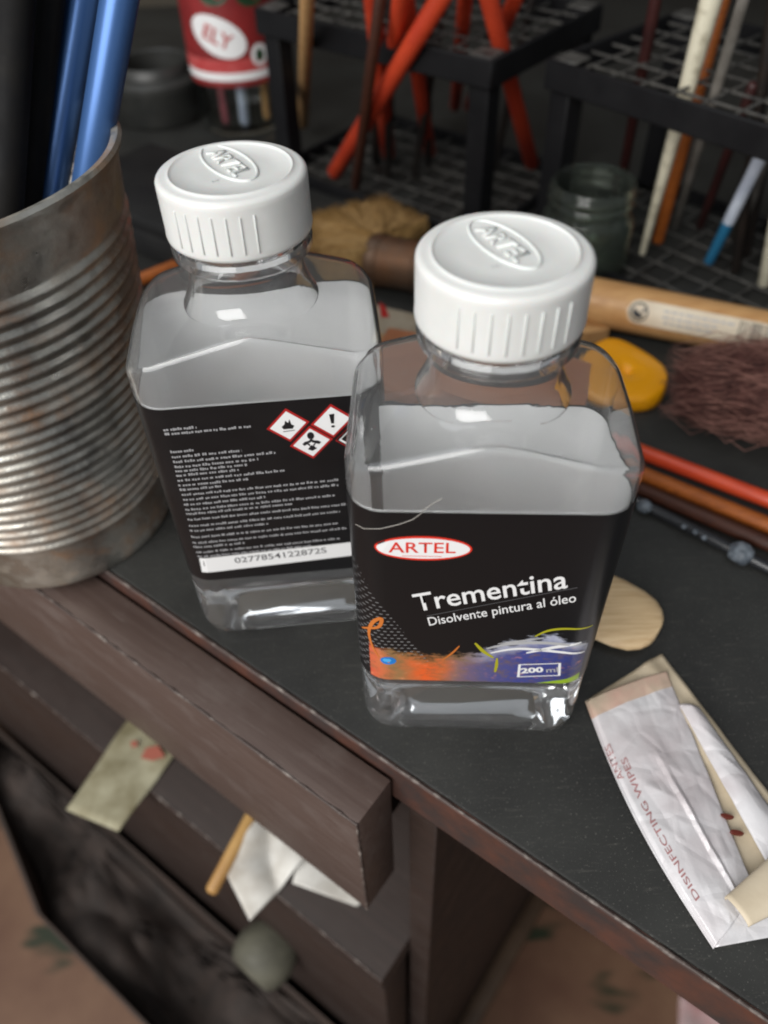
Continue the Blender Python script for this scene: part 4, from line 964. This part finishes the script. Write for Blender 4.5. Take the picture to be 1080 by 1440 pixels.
# ================================================================== torn sachet
def grid_sheet(P00, P10, P11, P01, nu, nv, hfun, bow=None):
    V = []
    for j in range(nv + 1):
        for i in range(nu + 1):
            a_, b_ = i / nu, j / nv
            p = (P00 * (1 - a_) + P10 * a_) * (1 - b_) + (P01 * (1 - a_) + P11 * a_) * b_
            p = p + bow * (1 - a_) * math.sin(math.pi * b_) if bow else p.copy()
            p.z = hfun(a_, b_, p); V.append(p)
    Fc = [(j * (nu + 1) + i, (j + 1) * (nu + 1) + i, (j + 1) * (nu + 1) + i + 1, j * (nu + 1) + i + 1) for j in range(nv) for i in range(nu)]
    return V, Fc
m, nt, b = mat('sachet_paper', (0.7, 0.7, 0.7), 0.40, 0.22)
v = nt.coord(out='Object')
n1 = nt.noise(v, 220, 5); vo = nt.add('ShaderNodeTexVoronoi', feature='DISTANCE_TO_EDGE', ins={'Vector': v, 'Scale': 95.0}).outputs[0]
col = nt.mix(nt.ramp(nt.noise(v, 45, 3), [(0.4, 0.0), (0.65, 1.0)]), srgb(222, 220, 222), srgb(206, 198, 200))
nt.l.new(col, b.inputs['Base Color'])
bump(nt, b, nt.math('ADD', nt.math('MULTIPLY', nt.ramp(vo, [(0.0, 0.0), (0.12, 1.0)]), 0.6), n1), 0.30, 0.0006); FOIL_M = m
BEIGE_M = mottled('sachet_lining', srgb(206, 192, 168), srgb(186, 170, 144), 60, 0.5, 0, 0.6, 0.2)
SEAL_M = mottled('sachet_seal', srgb(196, 180, 158), srgb(200, 160, 146), 70, 0.5, 0, 0.6, 0.2)
sa = thing('torn_sachet', 'torn crumpled white wipe sachet lying open on the desk', 'sachet')
wr = lambda p, s, a: a * noise.noise(Vector((p.x * s, p.y * s, 1.7)))
ridge = lambda x, c_, w_: math.exp(-((x - c_) / w_) ** 2)
PA, PB, PC, PD = at(823, 987, 0), at(930, 921, 0), at(1140, 1190, 0), at(1003, 1334, 0)
V, Fc = grid_sheet(PA, PB, at(1190, 1260, 0), PD, 28, 60, lambda a_, b_, p: 0.0006 + 0.0008 * a_ * ridge(a_, 0.78, 0.10) * 2 + abs(wr(p, 120, 0.0005)))
ls = obj('lower_sheet', mesh('lower_sheet', V, Fc, BEIGE_M, 60), sa)
QA, QB, QC, QD = at(823, 987, 0.001), at(937, 946, 0.001), at(1064, 1252, 0.003), at(1003, 1335, 0.001)
crr = random.Random(12)
CT = [[crr.uniform(-1, 1) for _ in range(40)] for _ in range(16)]
def crease(a_, b_, na, nb):
    """folded-paper relief: flat triangles between random heights, so the creases stay sharp"""
    x, y = a_ * na + 0.35 * math.sin(7 * b_), b_ * nb + 0.4 * math.sin(5 * a_); i, j = int(math.floor(x)), int(math.floor(y)); fx, fy = x - i, y - j
    c = lambda p_, q_: CT[p_ % 16][q_ % 40]
    h00, h10, h01, h11 = c(i, j), c(i + 1, j), c(i, j + 1), c(i + 1, j + 1)
    if (i + j) % 2: return h00 + (h10 - h00) * fx + (h11 - h10) * fy if fx > fy else h00 + (h11 - h01) * fx + (h01 - h00) * fy
    return h00 + (h10 - h00) * fx + (h01 - h00) * fy if fx + fy < 1 else h11 + (h01 - h11) * (1 - fx) + (h10 - h11) * (1 - fy)
def upper_h(a_, b_, p):
    h = 0.0016 + 0.0014 * math.sin(math.pi * min(1, a_ * 1.0)) ** 0.7 + 0.0006 * a_ * b_
    e_ = min(1.0, a_ / 0.12)
    h += e_ * (0.00042 * crease(a_, b_, 4.3, 8.7) + 0.00022 * crease(a_ + 0.3, b_ + 0.1, 9.1, 19.0)) + 0.0008 * max(0.0, 1 - abs(a_ - 0.25 * (b_ - 0.6) - 0.58) / 0.05) * min(1, max(0, (b_ - 0.3) * 4))
    if a_ < 0.06: h *= 0.35 + 0.65 * a_ / 0.06
    return max(h, 0.0012)
nu, nv = 70, 160
BOW = Vector((-0.0026, -0.0012, 0))
V, Fc = grid_sheet(QA, QB, QC, QD, nu, nv, upper_h, BOW)
us = obj('upper_sheet', mesh('upper_sheet', V, Fc, FOIL_M, 9), sa)
us.data.materials.append(SEAL_M)
for f in us.data.polygons:
    if f.index // nu < 13: f.material_index = 1
for o_s in (ls, us):
    md = o_s.modifiers.new('thickness', 'SOLIDIFY'); md.thickness = 0.00018; md.offset = -1
# white inner fold visible along the opening
V, Fc = grid_sheet(at(952, 996, 0), at(980, 1000, 0), at(1125, 1205, 0), at(1078, 1225, 0), 14, 50, lambda a_, b_, p: 0.0019 + 0.0012 * math.sin(math.pi * a_) + 0.0003 * (1 + crease(a_, b_, 2.3, 11.0)))
fo = obj('inner_fold', mesh('inner_fold', V, Fc, FOIL_M, 9), sa); md = fo.modifiers.new('thickness', 'SOLIDIFY'); md.thickness = 0.00018; md.offset = -1
# bottom corner flap turned over
V, Fc = grid_sheet(at(1002, 1336, 0), at(1040, 1268, 0.004), at(1120, 1290, 0.002), at(1100, 1318, 0), 16, 16, lambda a_, b_, p: 0.0020 + 0.0016 * a_ * (1 - 0.6 * b_) + 0.0002 * (1 + crease(a_, b_, 3.3, 3.1)))
fl = obj('turned_flap', mesh('turned_flap', V, Fc, FOIL_M, 60), sa); md = fl.modifiers.new('thickness', 'SOLIDIFY'); md.thickness = 0.00018
cu0, cu1 = at(1034, 1284, 0.005), at(1110, 1232, 0.005); cdv = (cu1 - cu0); ce = Vector((-cdv.y, cdv.x, 0)).normalized()
V = []; Fc = []
for i in range(13):
    for j in range(15):
        th = math.radians(-30 + 210 * j / 14); rr = 0.0020 + 0.0010 * i / 12
        V.append(cu0.lerp(cu1, i / 12) + ce * rr * 1.9 * math.cos(th) + Vector((0, 0, rr * 0.7 * math.sin(th) + 0.0008)))
for i in range(12):
    for j in range(14): k = i * 15 + j; Fc.append((k, k + 1, k + 16, k + 15))
cu = obj('curled_lining', mesh('curled_lining', V, Fc, BEIGE_M, 60), sa); md = cu.modifiers.new('thickness', 'SOLIDIFY'); md.thickness = 0.0002
# lettering along the long edge
TXT_M, nt, b = mat('sachet_ink', srgb(160, 112, 112), 0.5)
def sheet_pt(a_, b_, off):
    p = (QA * (1 - a_) + QB * a_) * (1 - b_) + (QD * (1 - a_) + QC * a_) * b_; p = p + BOW * (1 - a_) * math.sin(math.pi * b_); p.z = upper_h(a_, b_, p) + off; return p
Ls = (QD - QA).length; Ws = (QB - QA).length
def sachet_text(body, a_c, b0, b1, hgt_):
    me = fit_text(text_mesh(body, 0.004, 0.00002), (b1 - b0) * Ls, hgt_); bc = (b0 + b1) / 2
    # reading direction runs up the sheet (b falling); letter tops towards the long left edge
    obj('lettering', warp(me, lambda x, y: sheet_pt(max(a_c - y / Ws, 0.002), bc - x / Ls, 0.00012), TXT_M), sa)
sachet_text('DISINFECTING WIPES', 0.150, 0.29, 0.86, 0.0019)
sachet_text('ANTES', 0.045, 0.21, 0.36, 0.0018)
BRN_M, nt, b = mat('brown_ink', srgb(92, 34, 22), 0.5)
for px, py in ((1023, 1147), (1037, 1170)):
    c_ = at(px, py, 0.0030); V = [Vector((c_.x + x, c_.y - 0.25 * x + z, c_.z)) for x, z in ellipse2d(0.0016, 0.00055, 16)]
    obj('brown_dash', mesh('brown_dash', *loft([[v_ - Vector((0, 0, 0.0012)) for v_ in V], V]), BRN_M, None, True), sa)

# ================================================================== things sticking out of the open shelf
PS_M = mottled('stained_paper', srgb(168, 163, 138), srgb(126, 118, 90), 60, 0.7, 0, None, 0.1)
def sheet_thing(name, pix, z, label, cat, m, th=0.0004, n=14, warp_a=0.002):
    C_ = [at(x, y, z) for x, y in pix]
    V, Fc = grid_sheet(C_[0], C_[1], C_[2], C_[3], n, n, lambda a_, b_, p: z + 0.0006 + abs(warp_a * noise.noise(Vector((p.x * 45, p.y * 45, z * 40)))) )
    o = obj(name, mesh(name, V, Fc, m, 60), None, label, cat); md = o.modifiers.new('thickness', 'SOLIDIFY'); md.thickness = th; md.offset = 1
    return o
ps = sheet_thing('paper_slip', [(200, 985), (268, 1034), (168, 1172), (94, 1140)], SHZ, 'stained cream paper slip with red print jutting from the shelf', 'paper', PS_M)
PRD_M, nt, b = mat('faded_red_ink', srgb(168, 96, 80), 0.6)
for pts in (((205, 1052), (222, 1048), (232, 1064), (214, 1070), (198, 1066)), ((184, 1042), (193, 1042), (193, 1050), (185, 1051))):
    obj('red_print', mesh('red_print', [at(x, y, SHZ + 0.0034) for x, y in pts], [tuple(range(len(pts)))], PRD_M), ps)
p, q = at(352, 1150, SHZ + 0.003), at(296, 1256, SHZ + 0.003)
rod('wooden_stick', p, q, 0.0030, mottled('stick_wood', srgb(196, 156, 96), srgb(170, 128, 74), 40, 0.5), 'thin round wooden stick poking out of the open shelf', 'stick', None, 0.05, 0.0)
WP_M = mottled('white_tissue', srgb(226, 224, 218), srgb(186, 180, 170), 50, 0.7, 0, None, 0.25)
sheet_thing('tissue_scrap', [(366, 1150), (440, 1205), (352, 1296), (315, 1222)], SHZ + 0.0005, 'crumpled white tissue poking out beside the wooden stick', 'tissue', WP_M, 0.0005, 18, 0.010)
sheet_thing('torn_paper', [(424, 1190), (520, 1262), (502, 1276), (412, 1244)], SHZ, 'torn white paper scrap on shelf near the desk side panel', 'paper', WP_M, 0.0005, 16, 0.003)

# ---- dark open box on the floor in front of the desk
BX_M = mottled('dark_box_board', (0.045, 0.032, 0.026), (0.065, 0.042, 0.033), 12, 0.7)
BZ = -0.36
k0, k1, k2 = at(-60, 1000, BZ), at(50, 1285, BZ), at(260, 1502, BZ)
dk = (k2 - k1).normalized(); k2 = k1 + dk * 0.30
inner = [UV(uv_of(k2)[0] - 0.02, 0.022, 0), UV(uv_of(k0)[0] + 0.02, 0.022, 0)]
outer = [Vector((p.x, p.y, 0)) for p in (k0, k1, k2)] + inner
bx = thing('storage_box', 'dark brown open storage box on tiled floor against the desk', 'box')
cen = sum(outer, Vector()) / len(outer); n = len(outer)
nmn = ['box_side'] * n
for i in range(n):
    a_, b_ = outer[i], outer[(i + 1) % n]; ai, bi = a_.lerp(cen, 0.05), b_.lerp(cen, 0.05)
    q = [a_, b_, bi, ai]
    obj('box_side', mesh('box_side', *prism([(p.x, p.y) for p in q], FZ, BZ), BX_M, None, True), bx)
obj('box_base', mesh('box_base', *prism([(p.x, p.y) for p in [o.lerp(cen, 0.05) for o in outer]], FZ, FZ + 0.006), BX_M, None, True), bx)

# dark cloth filling, added to catch light inside the box
CL_M = mottled('dark_cloth', (0.030, 0.023, 0.020), (0.048, 0.034, 0.028), 60, 0.85, 0, None, 0.3)
o5 = [p.lerp(cen, 0.075) for p in outer]; V = []; Fc = []; NR_, NA_ = 26, 90
def poly_edge(t_):
    x = t_ * n; i = int(x) % n; return o5[i].lerp(o5[(i + 1) % n], x - int(x))
for i in range(NR_ + 1):
    for j in range(NA_):
        p = cen.lerp(poly_edge(j / NA_), i / NR_); p = p.copy()
        p.z = BZ - 0.035 + 0.030 * noise.noise(Vector((p.x * 16, p.y * 16, 0))) + 0.012 * abs(noise.noise(Vector((p.x * 45, p.y * 45, 4)))); V.append(p)
for i in range(NR_):
    for j in range(NA_): k = (j + 1) % NA_; Fc.append((i * NA_ + j, i * NA_ + k, (i + 1) * NA_ + k, (i + 1) * NA_ + j))
co = obj('cloth', mesh('cloth', V, Fc, CL_M, 60), None, 'dark brown crumpled cloth added as light-catching fill in the open storage box', 'cloth')
md = co.modifiers.new('thickness', 'SOLIDIFY'); md.thickness = 0.002
# ---- beige sheet standing in for a sunlit floor patch; wrapper in the kneehole
fs = sheet_thing('sunlit_patch', [(610, 1392), (668, 1388), (640, 1470), (560, 1470)], FZ, 'beige sheet standing for a sunlit patch on floor against the desk side panel', 'paper', PS_M, 0.0005, 10, 0.004)
PKP_M = mottled('pink_white_paper', srgb(214, 206, 206), srgb(196, 120, 118), 14, 0.6)
sheet_thing('floor_wrapper', [(955, 1396), (1010, 1430), (1060, 1500), (950, 1500)], FZ, 'pink and white wrapper on the floor under the desk', 'wrapper', PKP_M, 0.0005, 10, 0.006)
